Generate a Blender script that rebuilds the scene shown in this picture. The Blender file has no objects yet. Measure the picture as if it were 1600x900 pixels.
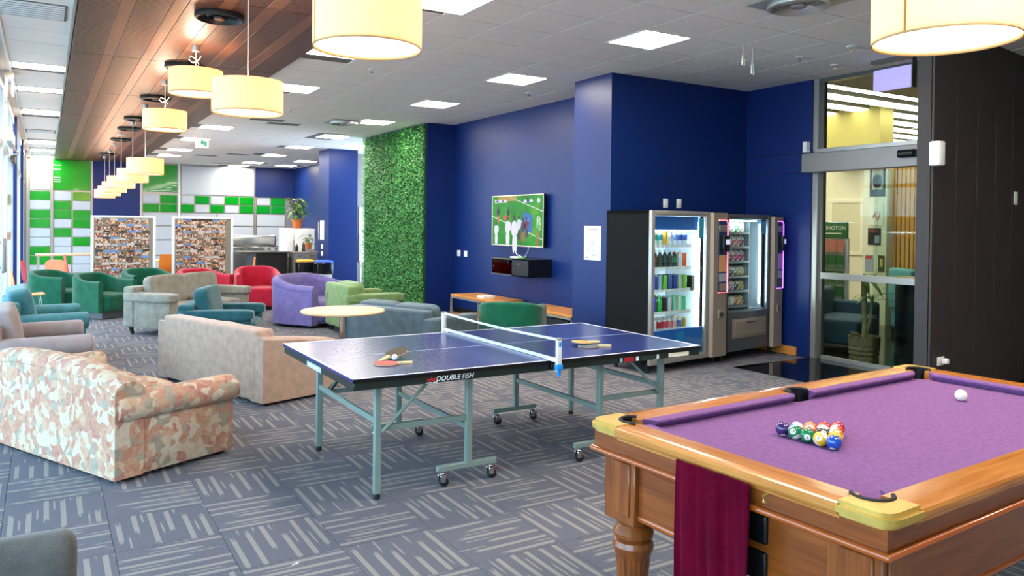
import bpy, bmesh, math, random
from mathutils import Vector, Matrix, Euler
random.seed(7)
S = bpy.context.scene
COL = S.collection
PI = math.pi
def lin(c):
    if isinstance(c, str):
        c = c.lstrip('#'); c = [int(c[i:i+2], 16)/255 for i in (0, 2, 4)]
    return tuple((x/12.92 if x <= .04045 else ((x+.055)/1.055)**2.4) for x in c[:3]) + (1,)

# ------------------------------------------------------------------ camera
def make_camera():
    yaw, pitch, roll, f, cy = .54286, .01326, .0106, 1207.1, 367.33
    w = Vector((math.sin(yaw)*math.cos(pitch), math.cos(yaw)*math.cos(pitch), -math.sin(pitch)))
    r = Vector((math.cos(yaw), -math.sin(yaw), 0)); u = r.cross(w)
    r2 = r*math.cos(roll)+u*math.sin(roll); u2 = u*math.cos(roll)-r*math.sin(roll)
    cd = bpy.data.cameras.new('camera'); cam = bpy.data.objects.new('camera', cd); COL.objects.link(cam)
    m = Matrix((r2, u2, -w)).transposed().to_4x4(); m.translation = (0, 0, 1.659)
    cam.matrix_world = m
    cd.sensor_width = 36; cd.sensor_fit = 'HORIZONTAL'; cd.lens = f/1600*36
    cd.shift_y = -(450-cy)/1600; cd.clip_start = .05; cd.clip_end = 200
    S.camera = cam
make_camera()
S.view_settings.view_transform = 'Standard'; S.view_settings.look = 'None'
S.view_settings.gamma = 1; S.view_settings.use_curve_mapping = False
S.view_settings.exposure = 0.35
# ------------------------------------------------------------------ daylight outside the windows
W = bpy.data.worlds.new('world'); S.world = W; W.use_nodes = True
bg = W.node_tree.nodes['Background']; bg.inputs[0].default_value = (.54, .75, 1, 1); bg.inputs[1].default_value = 7.6
PANEL_E, LAMP_W = 41.0, 17.0

# ------------------------------------------------------------------ materials
MATS = {}
def newmat(name):
    m = bpy.data.materials.new(name); m.use_nodes = True; MATS[name] = m
    nt = m.node_tree; b = nt.nodes['Principled BSDF']
    return m, nt, b
def nd(nt, t, **k):
    n = nt.nodes.new(t)
    for a, v in k.items():
        if a.startswith('i_'):
            key = a[2:]; key = int(key) if key.isdigit() else key.replace('_', ' ')
            n.inputs[key].default_value = v
        else: setattr(n, a, v)
    return n
def mth(nt, op, a, b=None, c=None):
    n = nt.nodes.new('ShaderNodeMath'); n.operation = op
    for i, v in enumerate((a, b, c)):
        if v is None: continue
        if isinstance(v, (int, float)): n.inputs[i].default_value = v
        else: nt.links.new(v, n.inputs[i])
    return n.outputs[0]
def ramp(nt, fac, stops, interp='LINEAR'):
    n = nt.nodes.new('ShaderNodeValToRGB'); n.color_ramp.interpolation = interp
    e = n.color_ramp.elements
    while len(e) < len(stops): e.new(.5)
    for i, (p, c) in enumerate(stops): e[i].position = p; e[i].color = lin(c)
    nt.links.new(fac, n.inputs[0]); return n.outputs[0]
def bump(nt, b, h, strength=.3, dist=.01):
    n = nd(nt, 'ShaderNodeBump'); n.inputs['Strength'].default_value = strength; n.inputs['Distance'].default_value = dist
    nt.links.new(h, n.inputs['Height']); nt.links.new(n.outputs[0], b.inputs['Normal'])
def objco(nt, scale=(1, 1, 1), rot=(0, 0, 0)):
    t = nd(nt, 'ShaderNodeTexCoord'); m = nd(nt, 'ShaderNodeMapping')
    m.inputs['Scale'].default_value = scale; m.inputs['Rotation'].default_value = rot
    nt.links.new(t.outputs['Object'], m.inputs[0]); return m.outputs[0]
def plain(name, c, rough=.5, metal=0, spec=.5, coat=0):
    m, nt, b = newmat(name)
    b.inputs['Base Color'].default_value = lin(c); b.inputs['Roughness'].default_value = rough
    b.inputs['Metallic'].default_value = metal; b.inputs['Specular IOR Level'].default_value = spec
    b.inputs['Coat Weight'].default_value = coat
    return m
def noisy(name, c1, c2, scale=20, rough=.6, metal=0, bmp=.1, dist=.005, stretch=(1, 1, 1), spec=.5, detail=4):
    m, nt, b = newmat(name); co = objco(nt, stretch)
    n = nd(nt, 'ShaderNodeTexNoise', i_Scale=scale, i_Detail=detail); nt.links.new(co, n.inputs[0])
    nt.links.new(ramp(nt, n.outputs[0], [(.3, c1), (.7, c2)]), b.inputs['Base Color'])
    b.inputs['Roughness'].default_value = rough; b.inputs['Metallic'].default_value = metal
    b.inputs['Specular IOR Level'].default_value = spec
    if bmp: bump(nt, b, n.outputs[0], bmp, dist)
    return m
def fabric(name, c1, c2, weave=500, patch=9, spec=.2):
    m, nt, b = newmat(name); co = objco(nt)
    n = nd(nt, 'ShaderNodeTexNoise', i_Scale=patch, i_Detail=3); nt.links.new(co, n.inputs[0])
    f = nd(nt, 'ShaderNodeTexNoise', i_Scale=weave*.35, i_Detail=2); nt.links.new(co, f.inputs[0])
    mix = mth(nt, 'ADD', mth(nt, 'MULTIPLY', n.outputs[0], .55), mth(nt, 'MULTIPLY', f.outputs[0], .45))
    nt.links.new(ramp(nt, mix, [(.36, c1), (.64, c2)]), b.inputs['Base Color'])
    b.inputs['Roughness'].default_value = .9; b.inputs['Specular IOR Level'].default_value = spec
    b.inputs['Sheen Weight'].default_value = .25
    bump(nt, b, f.outputs[0], .25, .004); return m
def wood(name, c1, c2, axis='x', rough=.35, scale=3, coat=.0):
    m, nt, b = newmat(name)
    st = {'x': (1, 14, 14), 'y': (14, 1, 14), 'z': (14, 14, 1)}[axis]
    co = objco(nt, st)
    n = nd(nt, 'ShaderNodeTexNoise', i_Scale=scale, i_Detail=6, i_Roughness=.65); nt.links.new(co, n.inputs[0])
    nt.links.new(ramp(nt, n.outputs[0], [(.32, c1), (.68, c2)]), b.inputs['Base Color'])
    b.inputs['Roughness'].default_value = rough; b.inputs['Coat Weight'].default_value = coat; b.inputs['Coat Roughness'].default_value = .15
    bump(nt, b, n.outputs[0], .05, .003); return m
def emis(name, c, s, base='#ffffff'):
    m, nt, b = newmat(name); b.inputs['Base Color'].default_value = lin(base)
    b.inputs['Emission Color'].default_value = lin(c); b.inputs['Emission Strength'].default_value = s; return m
def glass(name, tint='#f4fbfa', refl=.08, rough=.0):
    m = bpy.data.materials.new(name); m.use_nodes = True; MATS[name] = m; nt = m.node_tree; nt.nodes.clear()
    o = nd(nt, 'ShaderNodeOutputMaterial'); mx = nd(nt, 'ShaderNodeMixShader'); t = nd(nt, 'ShaderNodeBsdfTransparent'); g = nd(nt, 'ShaderNodeBsdfGlossy')
    t.inputs[0].default_value = lin(tint); g.inputs['Roughness'].default_value = rough
    fr = nd(nt, 'ShaderNodeFresnel'); fr.inputs[0].default_value = 1.45
    f = mth(nt, 'ADD', mth(nt, 'MULTIPLY', fr.outputs[0], refl*8), refl*.1)
    geo = nd(nt, 'ShaderNodeNewGeometry')  # same reflection from either side of the pane
    f = mth(nt, 'MULTIPLY_ADD', geo.outputs['Backfacing'], mth(nt, 'SUBTRACT', refl, f), f)
    nt.links.new(f, mx.inputs[0]); nt.links.new(t.outputs[0], mx.inputs[1]); nt.links.new(g.outputs[0], mx.inputs[2]); nt.links.new(mx.outputs[0], o.inputs[0]); return m

def carpet_mat(name):
    m, nt, b = newmat(name)
    uv = nd(nt, 'ShaderNodeUVMap'); sp = nd(nt, 'ShaderNodeSeparateXYZ'); nt.links.new(uv.outputs[0], sp.inputs[0])
    at = nd(nt, 'ShaderNodeAttribute', attribute_name='rnd'); oi = nd(nt, 'ShaderNodeObjectInfo')
    seed = mth(nt, 'ADD', mth(nt, 'MULTIPLY', at.outputs['Fac'], 91.7), mth(nt, 'MULTIPLY', oi.outputs['Random'], 57.3))
    u, v = sp.outputs[0], sp.outputs[1]
    us = mth(nt, 'MULTIPLY', u, 6.0)
    k = mth(nt, 'FLOOR', us); fr = mth(nt, 'FRACT', us)
    wn = nd(nt, 'ShaderNodeTexWhiteNoise', noise_dimensions='2D'); cb = nd(nt, 'ShaderNodeCombineXYZ')
    nt.links.new(k, cb.inputs[0]); nt.links.new(mth(nt, 'FLOOR', mth(nt, 'MULTIPLY', seed, 10)), cb.inputs[1]); nt.links.new(cb.outputs[0], wn.inputs[0])
    r = nd(nt, 'ShaderNodeSeparateColor'); nt.links.new(wn.outputs['Color'], r.inputs[0])
    # ragged ends
    jc = nd(nt, 'ShaderNodeCombineXYZ'); nt.links.new(mth(nt, 'MULTIPLY', u, 110), jc.inputs[0]); nt.links.new(seed, jc.inputs[1])
    jn = nd(nt, 'ShaderNodeTexNoise', i_Scale=1.0, i_Detail=2); nt.links.new(jc.outputs[0], jn.inputs[0])
    jit = mth(nt, 'MULTIPLY', mth(nt, 'SUBTRACT', jn.outputs[0], .5), .4)
    lo = mth(nt, 'SUBTRACT', mth(nt, 'MULTIPLY', r.outputs[0], .75), .3)
    hi = mth(nt, 'ADD', lo, mth(nt, 'ADD', mth(nt, 'MULTIPLY', r.outputs[1], .7), .55))
    vj = mth(nt, 'ADD', v, jit)
    m1 = mth(nt, 'GREATER_THAN', vj, lo); m2 = mth(nt, 'LESS_THAN', vj, hi)
    w0 = mth(nt, 'GREATER_THAN', fr, .3); w1 = mth(nt, 'LESS_THAN', fr, .62)
    mask = mth(nt, 'MULTIPLY', mth(nt, 'MULTIPLY', m1, m2), mth(nt, 'MULTIPLY', w0, w1))
    # second thin broken thread in each row
    w2 = mth(nt, 'GREATER_THAN', fr, .88)
    thin = mth(nt, 'MULTIPLY', w2, mth(nt, 'MULTIPLY', mth(nt, 'GREATER_THAN', vj, r.outputs[2]), mth(nt, 'LESS_THAN', vj, mth(nt, 'ADD', r.outputs[2], .3))))
    mask = mth(nt, 'MAXIMUM', mask, thin)
    pile = nd(nt, 'ShaderNodeTexNoise', i_Scale=260, i_Detail=2)
    tc = nd(nt, 'ShaderNodeTexCoord'); nt.links.new(tc.outputs['Object'], pile.inputs[0])
    dark = ramp(nt, pile.outputs[0], [(.35, '#444551'), (.65, '#74757f')])
    light = ramp(nt, pile.outputs[0], [(.35, '#74716e'), (.65, '#9b9792')])
    mx = nd(nt, 'ShaderNodeMix', data_type='RGBA'); nt.links.new(mask, mx.inputs[0]); nt.links.new(dark, mx.inputs[6]); nt.links.new(light, mx.inputs[7])
    nt.links.new(mx.outputs[2], b.inputs['Base Color']); b.inputs['Roughness'].default_value = .9; b.inputs['Specular IOR Level'].default_value = .25
    bump(nt, b, pile.outputs[0], .3, .003); return m
M = {}
M['carpet'] = carpet_mat('carpet')
M['blue'] = noisy('blue_paint', '#05205c', '#072866', 60, .42, 0, .03, .001, spec=.36)
M['bluedark'] = M['blue']
M['tile'] = noisy('ceiling_tile', '#e9e0d5', '#f0e7dc', 180, .85, 0, .15, .002)
M['tbar'] = plain('ceiling_grid', '#6b6663', .7)
M['ceilwhite'] = plain('bulkhead_paint', '#c9c2b4', .7)
M['grey'] = plain('grey_paint', '#8d8781', .6)
M['cream'] = plain('cream_paint', '#efe6cd', .6)
M['darkplank'] = wood('dark_plank', '#2e2828', '#3a3332', 'z', .6, 3)
M['white'] = plain('white_plastic', '#e9e9e6', .4)
M['black'] = plain('black_plastic', '#0c0c0d', .35)
M['blackm'] = plain('black_metal', '#17181a', .45, .3)
M['alu'] = plain('aluminium', '#b4b1aa', .35, .7)
M['alud'] = plain('dark_aluminium', '#67655f', .4, .6)
M['chrome'] = plain('chrome', '#d0d0d0', .15, 1)
M['brass'] = noisy('brass', '#c49c45', '#dcb964', 9, .36, .45, .03, .002)
M['glass'] = glass('clear_glass')
M['glass2'] = glass('door_glass', '#eaf1ec', .02)
M['skirt'] = wood('skirting_timber', '#c07c33', '#d59246', 'y', .4)
M['greenp'] = plain('green_glass_panel', '#008e19', .12, 0, .6, .6)
M['whitep'] = plain('white_glass_panel', '#b7bfc6', .25, 0, .5)
M['light'] = emis('light_diffuser', '#fff2e2', PANEL_E)
M['lightc'] = emis('light_diffuser_warm', '#fff0dc', PANEL_E)
M['pooltop'] = noisy('purple_cloth', '#775285', '#855f92', 60, .95, 0, .1, .002, spec=.1)
M['poolwood'] = wood('pool_timber', '#6c300c', '#964f1c', 'x', .3, 2.2, .4)
M['poolwoody'] = wood('pool_timber_cross', '#6c300c', '#964f1c', 'y', .3, 2.2, .4)
M['poolwoodz'] = wood('pool_timber_upright', '#6e3210', '#9a5320', 'z', .3, 2.2, .4)
M['railx'] = wood('rail_timber', '#ad6422', '#d08d45', 'x', .25, 2.0, .5)
M['raily'] = wood('rail_timber_cross', '#ad6422', '#d08d45', 'y', .25, 2.0, .5)
M['bead'] = plain('bead_timber', '#a8501a', .25, 0, .5, .5)
M['rubber'] = plain('rubber', '#101010', .7)
M['towel'] = fabric('towel', '#4a0018', '#60041f', 300, 6)
M['ttblue'] = noisy('table_blue', '#1e2f6c', '#27397b', 3, .22, 0, 0)
M['ttframe'] = plain('table_frame_grey', '#7f9189', .45, .1)
M['ttapron'] = plain('table_apron_green', '#1f2c28', .4, .1)
M['line'] = plain('line_paint', '#dfe3ec', .4)
M['paperw'] = plain('paper', '#e8e4dc', .7)
M['ink'] = plain('ink', '#3a3a40', .7)
M['beech'] = wood('beech_laminate', '#cba982', '#d8b890', 'x', .4, 1.5)
M['orangewood'] = wood('bench_timber', '#c67d2c', '#dd9a47', 'y', .35, 2)
M['slatwood'] = wood('slat_timber', '#dd9530', '#efb050', 'z', .4, 2)
M['terracotta'] = noisy('terracotta', '#c65f26', '#d7702f', 20, .7)
M['leaf'] = noisy('leaf', '#2f6a1e', '#7fa544', 9, .45, 0, 0)
M['stem'] = plain('stem', '#5d6b33', .7)
M['shade'] = None

# ------------------------------------------------------------------ mesh helpers
class MB:
    def __init__(s): s.bm = bmesh.new(); s.uv = None
    def _xf(s, vs, loc, rot):
        m = Matrix.Translation(loc) @ (Euler(rot).to_matrix().to_4x4() if rot else Matrix())
        for v in vs: v.co = m @ v.co
    def _setm(s, n0, mi):
        s.bm.faces.ensure_lookup_table()
        for f in s.bm.faces[n0:]: f.material_index = mi
    def box(s, lo, hi, bev=0, seg=1, mi=0, rot=None, piv=None):
        n0 = len(s.bm.faces)
        c = [(lo[i]+hi[i])/2 for i in range(3)]; sz = [abs(hi[i]-lo[i]) for i in range(3)]
        vs = bmesh.ops.create_cube(s.bm, size=1)['verts']
        for v in vs: v.co = Vector((v.co.x*sz[0], v.co.y*sz[1], v.co.z*sz[2]))
        if bev:
            es = list({e for v in vs for e in v.link_edges})
            r = bmesh.ops.bevel(s.bm, geom=es, offset=min(bev, min(sz)*.49), segments=seg, affect='EDGES', profile=.5)
            vs = list({v for f in r['faces'] for v in f.verts} | {v for v in vs if v.is_valid})
        if piv: # rotate about own centre
            s._xf(vs, (0, 0, 0), piv)
        s._xf(vs, c, rot); s._setm(n0, mi); return s
    def cyl(s, p0, p1, r, seg=16, r2=None, mi=0, caps=True):
        n0 = len(s.bm.faces)
        p0, p1 = Vector(p0), Vector(p1); d = p1-p0
        vs = bmesh.ops.create_cone(s.bm, cap_ends=caps, segments=seg, radius1=r, radius2=r if r2 is None else r2, depth=d.length)['verts']
        q = d.to_track_quat('Z', 'Y').to_matrix().to_4x4(); m = Matrix.Translation((p0+p1)/2) @ q
        for v in vs: v.co = m @ v.co
        s._setm(n0, mi); return s
    def lathe(s, prof, c=(0, 0, 0), seg=24, mi=0, flute=0, fr=(0, 0)):
        n0 = len(s.bm.faces); rings = []
        for r, z in prof:
            ring = []
            for k in range(seg):
                a = 2*PI*k/seg; rr = r
                if flute and fr[0] <= z <= fr[1]: rr = r*(1-flute*(k % 2))
                ring.append(s.bm.verts.new((c[0]+rr*math.cos(a), c[1]+rr*math.sin(a), c[2]+z)))
            rings.append(ring)
        for a, b in zip(rings, rings[1:]):
            for k in range(seg): s.bm.faces.new((a[k], a[(k+1) % seg], b[(k+1) % seg], b[k]))
        shut = tuple(prof[0]) == tuple(prof[-1])
        if prof[0][0] > 1e-4 and not shut: s.bm.faces.new(rings[0][::-1])
        if prof[-1][0] > 1e-4 and not shut: s.bm.faces.new(rings[-1])
        s._setm(n0, mi); return s
    def prism(s, poly, z0, z1, mi=0, axis='z'):
        n0 = len(s.bm.faces)
        def P(a, b, c): return {'z': (a, b, c), 'x': (c, a, b), 'y': (a, c, b)}[axis]
        lo = [s.bm.verts.new(P(x, y, z0)) for x, y in poly]; hi = [s.bm.verts.new(P(x, y, z1)) for x, y in poly]
        n = len(poly)
        for k in range(n): s.bm.faces.new((lo[k], lo[(k+1) % n], hi[(k+1) % n], hi[k]))
        s.bm.faces.new(lo[::-1]); s.bm.faces.new(hi); s._setm(n0, mi); return s
    def tube(s, pts, r, seg=8, mi=0, closed=False):
        n0 = len(s.bm.faces); P = [Vector(p) for p in pts]; n = len(P); rings = []
        for i, p in enumerate(P):
            a = P[(i-1) % n] if closed or i > 0 else p; b = P[(i+1) % n] if closed or i < n-1 else p
            d = (b-a).normalized(); up = Vector((0, 0, 1)) if abs(d.z) < .9 else Vector((1, 0, 0))
            x = d.cross(up).normalized(); y = x.cross(d)
            rr = r[i] if isinstance(r, (list, tuple)) else r
            rings.append([s.bm.verts.new(p+x*rr*math.cos(2*PI*k/seg)+y*rr*math.sin(2*PI*k/seg)) for k in range(seg)])
        prs = list(zip(rings, rings[1:])) + ([(rings[-1], rings[0])] if closed else [])
        for a, b in prs:
            for k in range(seg): s.bm.faces.new((a[k], a[(k+1) % seg], b[(k+1) % seg], b[k]))
        if not closed: s.bm.faces.new(rings[0][::-1]); s.bm.faces.new(rings[-1])
        s._setm(n0, mi); return s
    def puff(s, c, size, k=5, n=7, rot=None, mi=0, fn=None):
        n0 = len(s.bm.faces); vs = []
        for ax in range(3):
            for sg in (-1, 1):
                g = []
                for i in range(n+1):
                    row = []
                    for j in range(n+1):
                        a = math.tan((-1+2*i/n)*PI/4); b = math.tan((-1+2*j/n)*PI/4)
                        p = [0, 0, 0]; p[ax] = sg; p[(ax+1) % 3] = a*sg; p[(ax+2) % 3] = b
                        q = sum(abs(t)**k for t in p)**(1/k)
                        v = Vector((p[0]/q*size[0]/2, p[1]/q*size[1]/2, p[2]/q*size[2]/2))
                        if fn: v = fn(v)
                        row.append(s.bm.verts.new(v))
                    g.append(row); vs += row
                for i in range(n):
                    for j in range(n): s.bm.faces.new((g[i][j], g[i+1][j], g[i+1][j+1], g[i][j+1]))
        s._xf(vs, c, rot); bmesh.ops.remove_doubles(s.bm, verts=vs, dist=1e-5); s._setm(n0, mi); return s
    def loft(s, rings, closed=True, caps=True, mi=0):
        n0 = len(s.bm.faces)
        R = [[s.bm.verts.new(p) for p in ring] for ring in rings]
        for a, b in zip(R, R[1:]):
            n = len(a)
            for k in range(n if closed else n-1): s.bm.faces.new((a[k], a[(k+1) % n], b[(k+1) % n], b[k]))
        if caps: s.bm.faces.new(R[0][::-1]); s.bm.faces.new(R[-1])
        s._setm(n0, mi); return s
    def quad(s, a, b, c, d, mi=0):
        n0 = len(s.bm.faces); s.bm.faces.new([s.bm.verts.new(p) for p in (a, b, c, d)]); s._setm(n0, mi); return s

def ob(name, mb, mat, parent=None, loc=None, rot=None, sharp=38, label=None, smooth=True):
    bmesh.ops.recalc_face_normals(mb.bm, faces=mb.bm.faces)
    me = bpy.data.meshes.new(name); mb.bm.to_mesh(me); mb.bm.free()
    for m in (mat if isinstance(mat, (list, tuple)) else [mat]): me.materials.append(m)
    if smooth:
        me.polygons.foreach_set('use_smooth', [True]*len(me.polygons)); me.set_sharp_from_angle(angle=math.radians(sharp))
    o = bpy.data.objects.new(name, me); COL.objects.link(o)
    if parent: o.parent = parent
    if loc: o.location = loc
    if rot: o.rotation_euler = rot
    if label: o['label'] = label
    return o
def tag(o, label, cat, group=None):
    o['label'] = label; o['category'] = cat
    if group: o['group'] = group
    return o
def empty(name, loc, rz, label, cat, group=None):
    o = bpy.data.objects.new(name, None); COL.objects.link(o); o.location = loc; o.rotation_euler = (0, 0, rz)
    o.empty_display_size = .1
    return tag(o, label, cat, group)
def struct(name, mb, mat, parent=None, **k):
    o = ob(name, mb, mat, parent, **k)
    if not parent: o['kind'] = 'structure'
    return o
def dup(root, loc, rz, label=None):
    r = root.copy(); COL.objects.link(r); r.location = loc; r.rotation_euler = (0, 0, rz)
    if label: r['label'] = label
    for ch in list(root.children):
        c = ch.copy(); COL.objects.link(c); c.parent = r
        for g in list(ch.children):
            d = g.copy(); COL.objects.link(d); d.parent = c
    return r
def inst(name, me, parent=None, loc=(0, 0, 0), rot=(0, 0, 0), scale=None):
    o = bpy.data.objects.new(name, me); COL.objects.link(o)
    if parent: o.parent = parent
    o.location = loc; o.rotation_euler = rot
    if scale: o.scale = scale
    return o
def text_mesh(txt, size, extr=.0006, shear=0):
    cu = bpy.data.curves.new('lettering', 'FONT'); cu.body = txt; cu.size = size; cu.extrude = extr; cu.align_x = 'CENTER'; cu.align_y = 'CENTER'; cu.shear = shear
    o = bpy.data.objects.new('t', cu); COL.objects.link(o)
    me = bpy.data.meshes.new_from_object(o.evaluated_get(bpy.context.evaluated_depsgraph_get()))
    COL.objects.unlink(o); bpy.data.objects.remove(o); me.materials.clear(); return me
def text(txt, size, mat, parent, loc, rot, name='lettering', bold=0, shear=0, sx=1):
    me = text_mesh(txt, size, .0006, shear); me.materials.append(mat)
    o = inst(name, me, parent, loc, rot)
    if sx != 1: o.scale = (sx, 1, 1)
    return o
def rz_from(f): return math.atan2(-f[0], f[1])

# ================================================================== ROOM SHELL
H = 3.55
def box_struct(name, lo, hi, mat, parent=None, bev=0): return struct(name, MB().box(lo, hi, bev), mat, parent)
# floor slab
floor = box_struct('floor', (-2.4, -3, -.12), (8.45, 28, -.004), plain('floor_slab', '#3c4048', .9))
def tile_mesh(rot90, rnd):
    bm = bmesh.new(); g = .0012; h = .004
    P = [(-.25+g, -.25+g), (.25-g, -.25+g), (.25-g, .25-g), (-.25+g, .25-g)]
    b = .003
    lo = [bm.verts.new((x, y, -h)) for x, y in P]; mi = [bm.verts.new((x, y, -.001)) for x, y in P]
    hi = [bm.verts.new((x*(1-b*4), y*(1-b*4), 0)) for x, y in P]
    uvl = bm.loops.layers.uv.new('UVMap')
    for a, c in ((lo, mi), (mi, hi)):
        for k in range(4): bm.faces.new((a[k], a[(k+1) % 4], c[(k+1) % 4], c[k]))
    bm.faces.new(hi)
    for f in bm.faces:
        for l in f.loops:
            x, y = l.vert.co.x*2+.5, l.vert.co.y*2+.5
            l[uvl].uv = (y, x) if not rot90 else (x, y)
    me = bpy.data.meshes.new('carpet_tile'); bm.to_mesh(me); bm.free(); me.materials.append(M['carpet']); return me
TM = [tile_mesh(False, 0), tile_mesh(True, 0)]
near, far = [], []
for i in range(-6, 17):
    for j in range(-12, 50):
        x, y = .3+.5*i+.25, 3.8+.5*j+.25
        if not (-2.2 < x < 8.4 and -2.6 < y < 27.6): continue
        d = Vector((x-.3*0, y)); a = math.degrees(math.atan2(x, y)) # bearing from the camera
        vis = -8 < a < 70 and y > 1.0
        (near if vis else far).append((math.hypot(x, y), x, y, (i+j) % 2))
near.sort(); far += near[298:]; near = near[:298]
for _, x, y, p in near: inst('carpet_tile', TM[p], floor, (x, y, 0))
bm = bmesh.new(); uvl = bm.loops.layers.uv.new('UVMap'); rl = bm.faces.layers.float.new('rnd')
for _, x, y, p in far:
    g = .2488; f = bm.faces.new([bm.verts.new((x+a*g, y+b*g, 0)) for a, b in ((-1, -1), (1, -1), (1, 1), (-1, 1))]); f[rl] = random.random()
    for l, (a, b) in zip(f.loops, ((0, 0), (1, 0), (1, 1), (0, 1))): l[uvl].uv = (b, a) if p == 0 else (a, b)
me = bpy.data.meshes.new('carpet_tiles'); bm.to_mesh(me); bm.free(); me.materials.append(M['carpet'])
inst('carpet_tiles', me, floor)['kind'] = 'stuff'
# entrance mat of polished dark tile by the door
struct('floor_entry', MB().box((6.98, 4.1, -.01), (8.42, 6.47, .004), .001), plain('polished_dark_tile', '#0a0d16', .08, 0, .6))

# ceiling: tile grid
ceil = box_struct('ceiling', (-2.4, -3, H+.012), (8.7, 28, H+.2), M['tbar'])
def ctile(dx, dy):
    mb = MB(); g = .006; mb.box((g, g, 0), (dx-g, dy-g, .014), .0015); o = ob('ceiling_tile', mb, M['tile']); me = o.data; bpy.data.objects.remove(o); return me
LX0, DX = 4.925, .62; LY0, DY = 5.71, .642
lights = [(5.235, 6.03), (5.235, 8.6), (2.755, 8.3), (2.99, 10.94), (5.26, 11.11), (5.26, 13.72), (5.4, 16.62), (5.44, 19.38), (2.92, 13.6), (2.92, 16.36), (2.94, 19.07), (3.02, 22.05), (3.03, 24.18),
          (6.48, 18.21), (5.52, 22.24), (6.85, 23.7), (5.62, 25.3), (6.85, 26.0), (5.54, 27.0), (2.92, 5.93), (5.235, 3.46), (2.92, 3.4), (2.92, .8), (5.235, .9), (7.7, .9)]
cells = []
CT = ctile(DX, DY)
cols = [LX0+DX*k for k in range(-4, 6)]
for cx in cols:
    for k in range(-12, 35):
        y = LY0+DY*k
        if y+DY > 27.9: continue
        mx, my = cx+DX/2, y+DY/2
        if any(abs(mx-l[0]) < .33 and abs(my-l[1]) < .33 for l in lights): continue
        cells.append((math.hypot(mx, my), cx, y))
cells.sort()
for n, (d, x, y) in enumerate(cells):
    if n < 262 and y > -1: inst('ceiling_tile', CT, ceil, (x, y, H))
rest = [c for n, c in enumerate(cells) if not (n < 262 and c[2] > -1)]
mb = MB()
for d, x, y in rest: mb.box((x+.006, y+.006, H), (x+DX-.006, y+DY-.006, H+.012))
ob('ceiling_tiles', mb, M['tile'], ceil, smooth=False)['kind'] = 'stuff'
# left strip between timber ceiling and windows
CL = ctile(.6, .64)
Lrow = [(11.0, 11.42), (12.95, 13.4), (15.68, 16.3), (21.7, 22.5), (24.3, 25.0), (26.9, 27.5)]
y = 4.6
while y < 27.2:
    if not any(a-.62 < y < b for a, b in Lrow): inst('ceiling_tile', CL, ceil, (-.38, y, H))
    y += .64
mb = MB().box((-2.4, -3, H), (-.4, 27.9, H+.012)).box((-.38, -3, H), (2.45, 4.55, H+.011)); ob('ceiling_infill', mb, M['tile'], ceil)
struct('trim_1', MB().box((-.4, 4, H-.02), (-.375, 27.5, H+.005)), M['white'])
struct('trim_2', MB().box((.2, 1, H-.03), (.222, 27.5, H+.005)), M['alu'])

# timber ceiling: boards with ribbed bands, five boards across, rows along the room
def wood_ceiling_mat():
    m, nt, b = newmat('ribbed_timber'); co = objco(nt)
    sp = nd(nt, 'ShaderNodeSeparateXYZ'); nt.links.new(co, sp.inputs[0])
    n = nd(nt, 'ShaderNodeTexNoise', i_Scale=2.5, i_Detail=5); mp = nd(nt, 'ShaderNodeMapping'); mp.inputs['Scale'].default_value = (14, 1, 1)
    nt.links.new(co, mp.inputs[0]); nt.links.new(mp.outputs[0], n.inputs[0])
    rib = mth(nt, 'PINGPONG', mth(nt, 'MULTIPLY', sp.outputs[1], 40), 1)
    nt.links.new(ramp(nt, n.outputs[0], [(.3, '#46291a'), (.7, '#603b25')]), b.inputs['Base Color'])
    b.inputs['Roughness'].default_value = .42
    bump(nt, b, rib, .5, .004); return m
M['ribbed'] = wood_ceiling_mat(); M['plainwood'] = wood('smooth_timber', '#6c442b', '#805538', 'y', .42, 2)
tc = box_struct('ceiling_timber', (.222, 1, H-.018), (2.45, 27.45, H+.01), plain('timber_backing', '#2a1a10', .6)); tc['kind'] = 'structure'
strips = []; x = .235
for wd, kind in ((.30, 0), (.11, 1), (.27, 0), (.11, 1), (.24, 0), (.11, 1), (.24, 0), (.11, 1), (.27, 0), (.11, 1), (.31, 0)):
    strips.append((x, wd, kind)); x += wd+.003
smesh = {}
for r in range(9):
    y0 = 1.0+2.94*r; ln = 2.93
    for k, (x, wd, kind) in enumerate(strips):
        if (k) not in smesh:
            o = ob('ceiling_board', MB().box((0, 0, 0), (wd, ln, .014 if kind == 0 else .016), .002), M['ribbed'] if kind == 0 else M['plainwood']); smesh[k] = o.data; bpy.data.objects.remove(o)
        inst('ceiling_board', smesh[k], tc, (x, y0, H-.034))

# ceiling lights
def ceiling_light(x, y, sx, sy, label, group):
    e = empty('ceiling_light', (x, y, H), 0, label, 'light', group)
    a, b = sx/2, sy/2; mb = MB(); t = .022
    for lo, hi in (((-a, -b), (a, -b+t)), ((-a, b-t), (a, b)), ((-a, -b+t), (-a+t, b-t)), ((a-t, -b+t), (a, b-t))): mb.box((lo[0], lo[1], -.006), (hi[0], hi[1], .008))
    ob('frame', mb, M['white'], e)
    ob('diffuser', MB().box((-a+t, -b+t, -.002), (a-t, b-t, .004)), M['light'], e)
    return e
LBL = {0: 'square ceiling panel light before the blue pillar, nearest of the right row', 1: 'square ceiling panel light in right row, level with front of the television alcove', 2: 'square ceiling panel light half behind the big hanging drum lamp',
 3: 'square ceiling panel light beside timber ceiling, peeping behind the drum lamps', 4: 'square ceiling panel light above the television, third in the right row', 5: 'square ceiling panel light just before the leafy green wall', 19: 'square ceiling panel light at the top edge beside the big drum lamp'}
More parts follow.
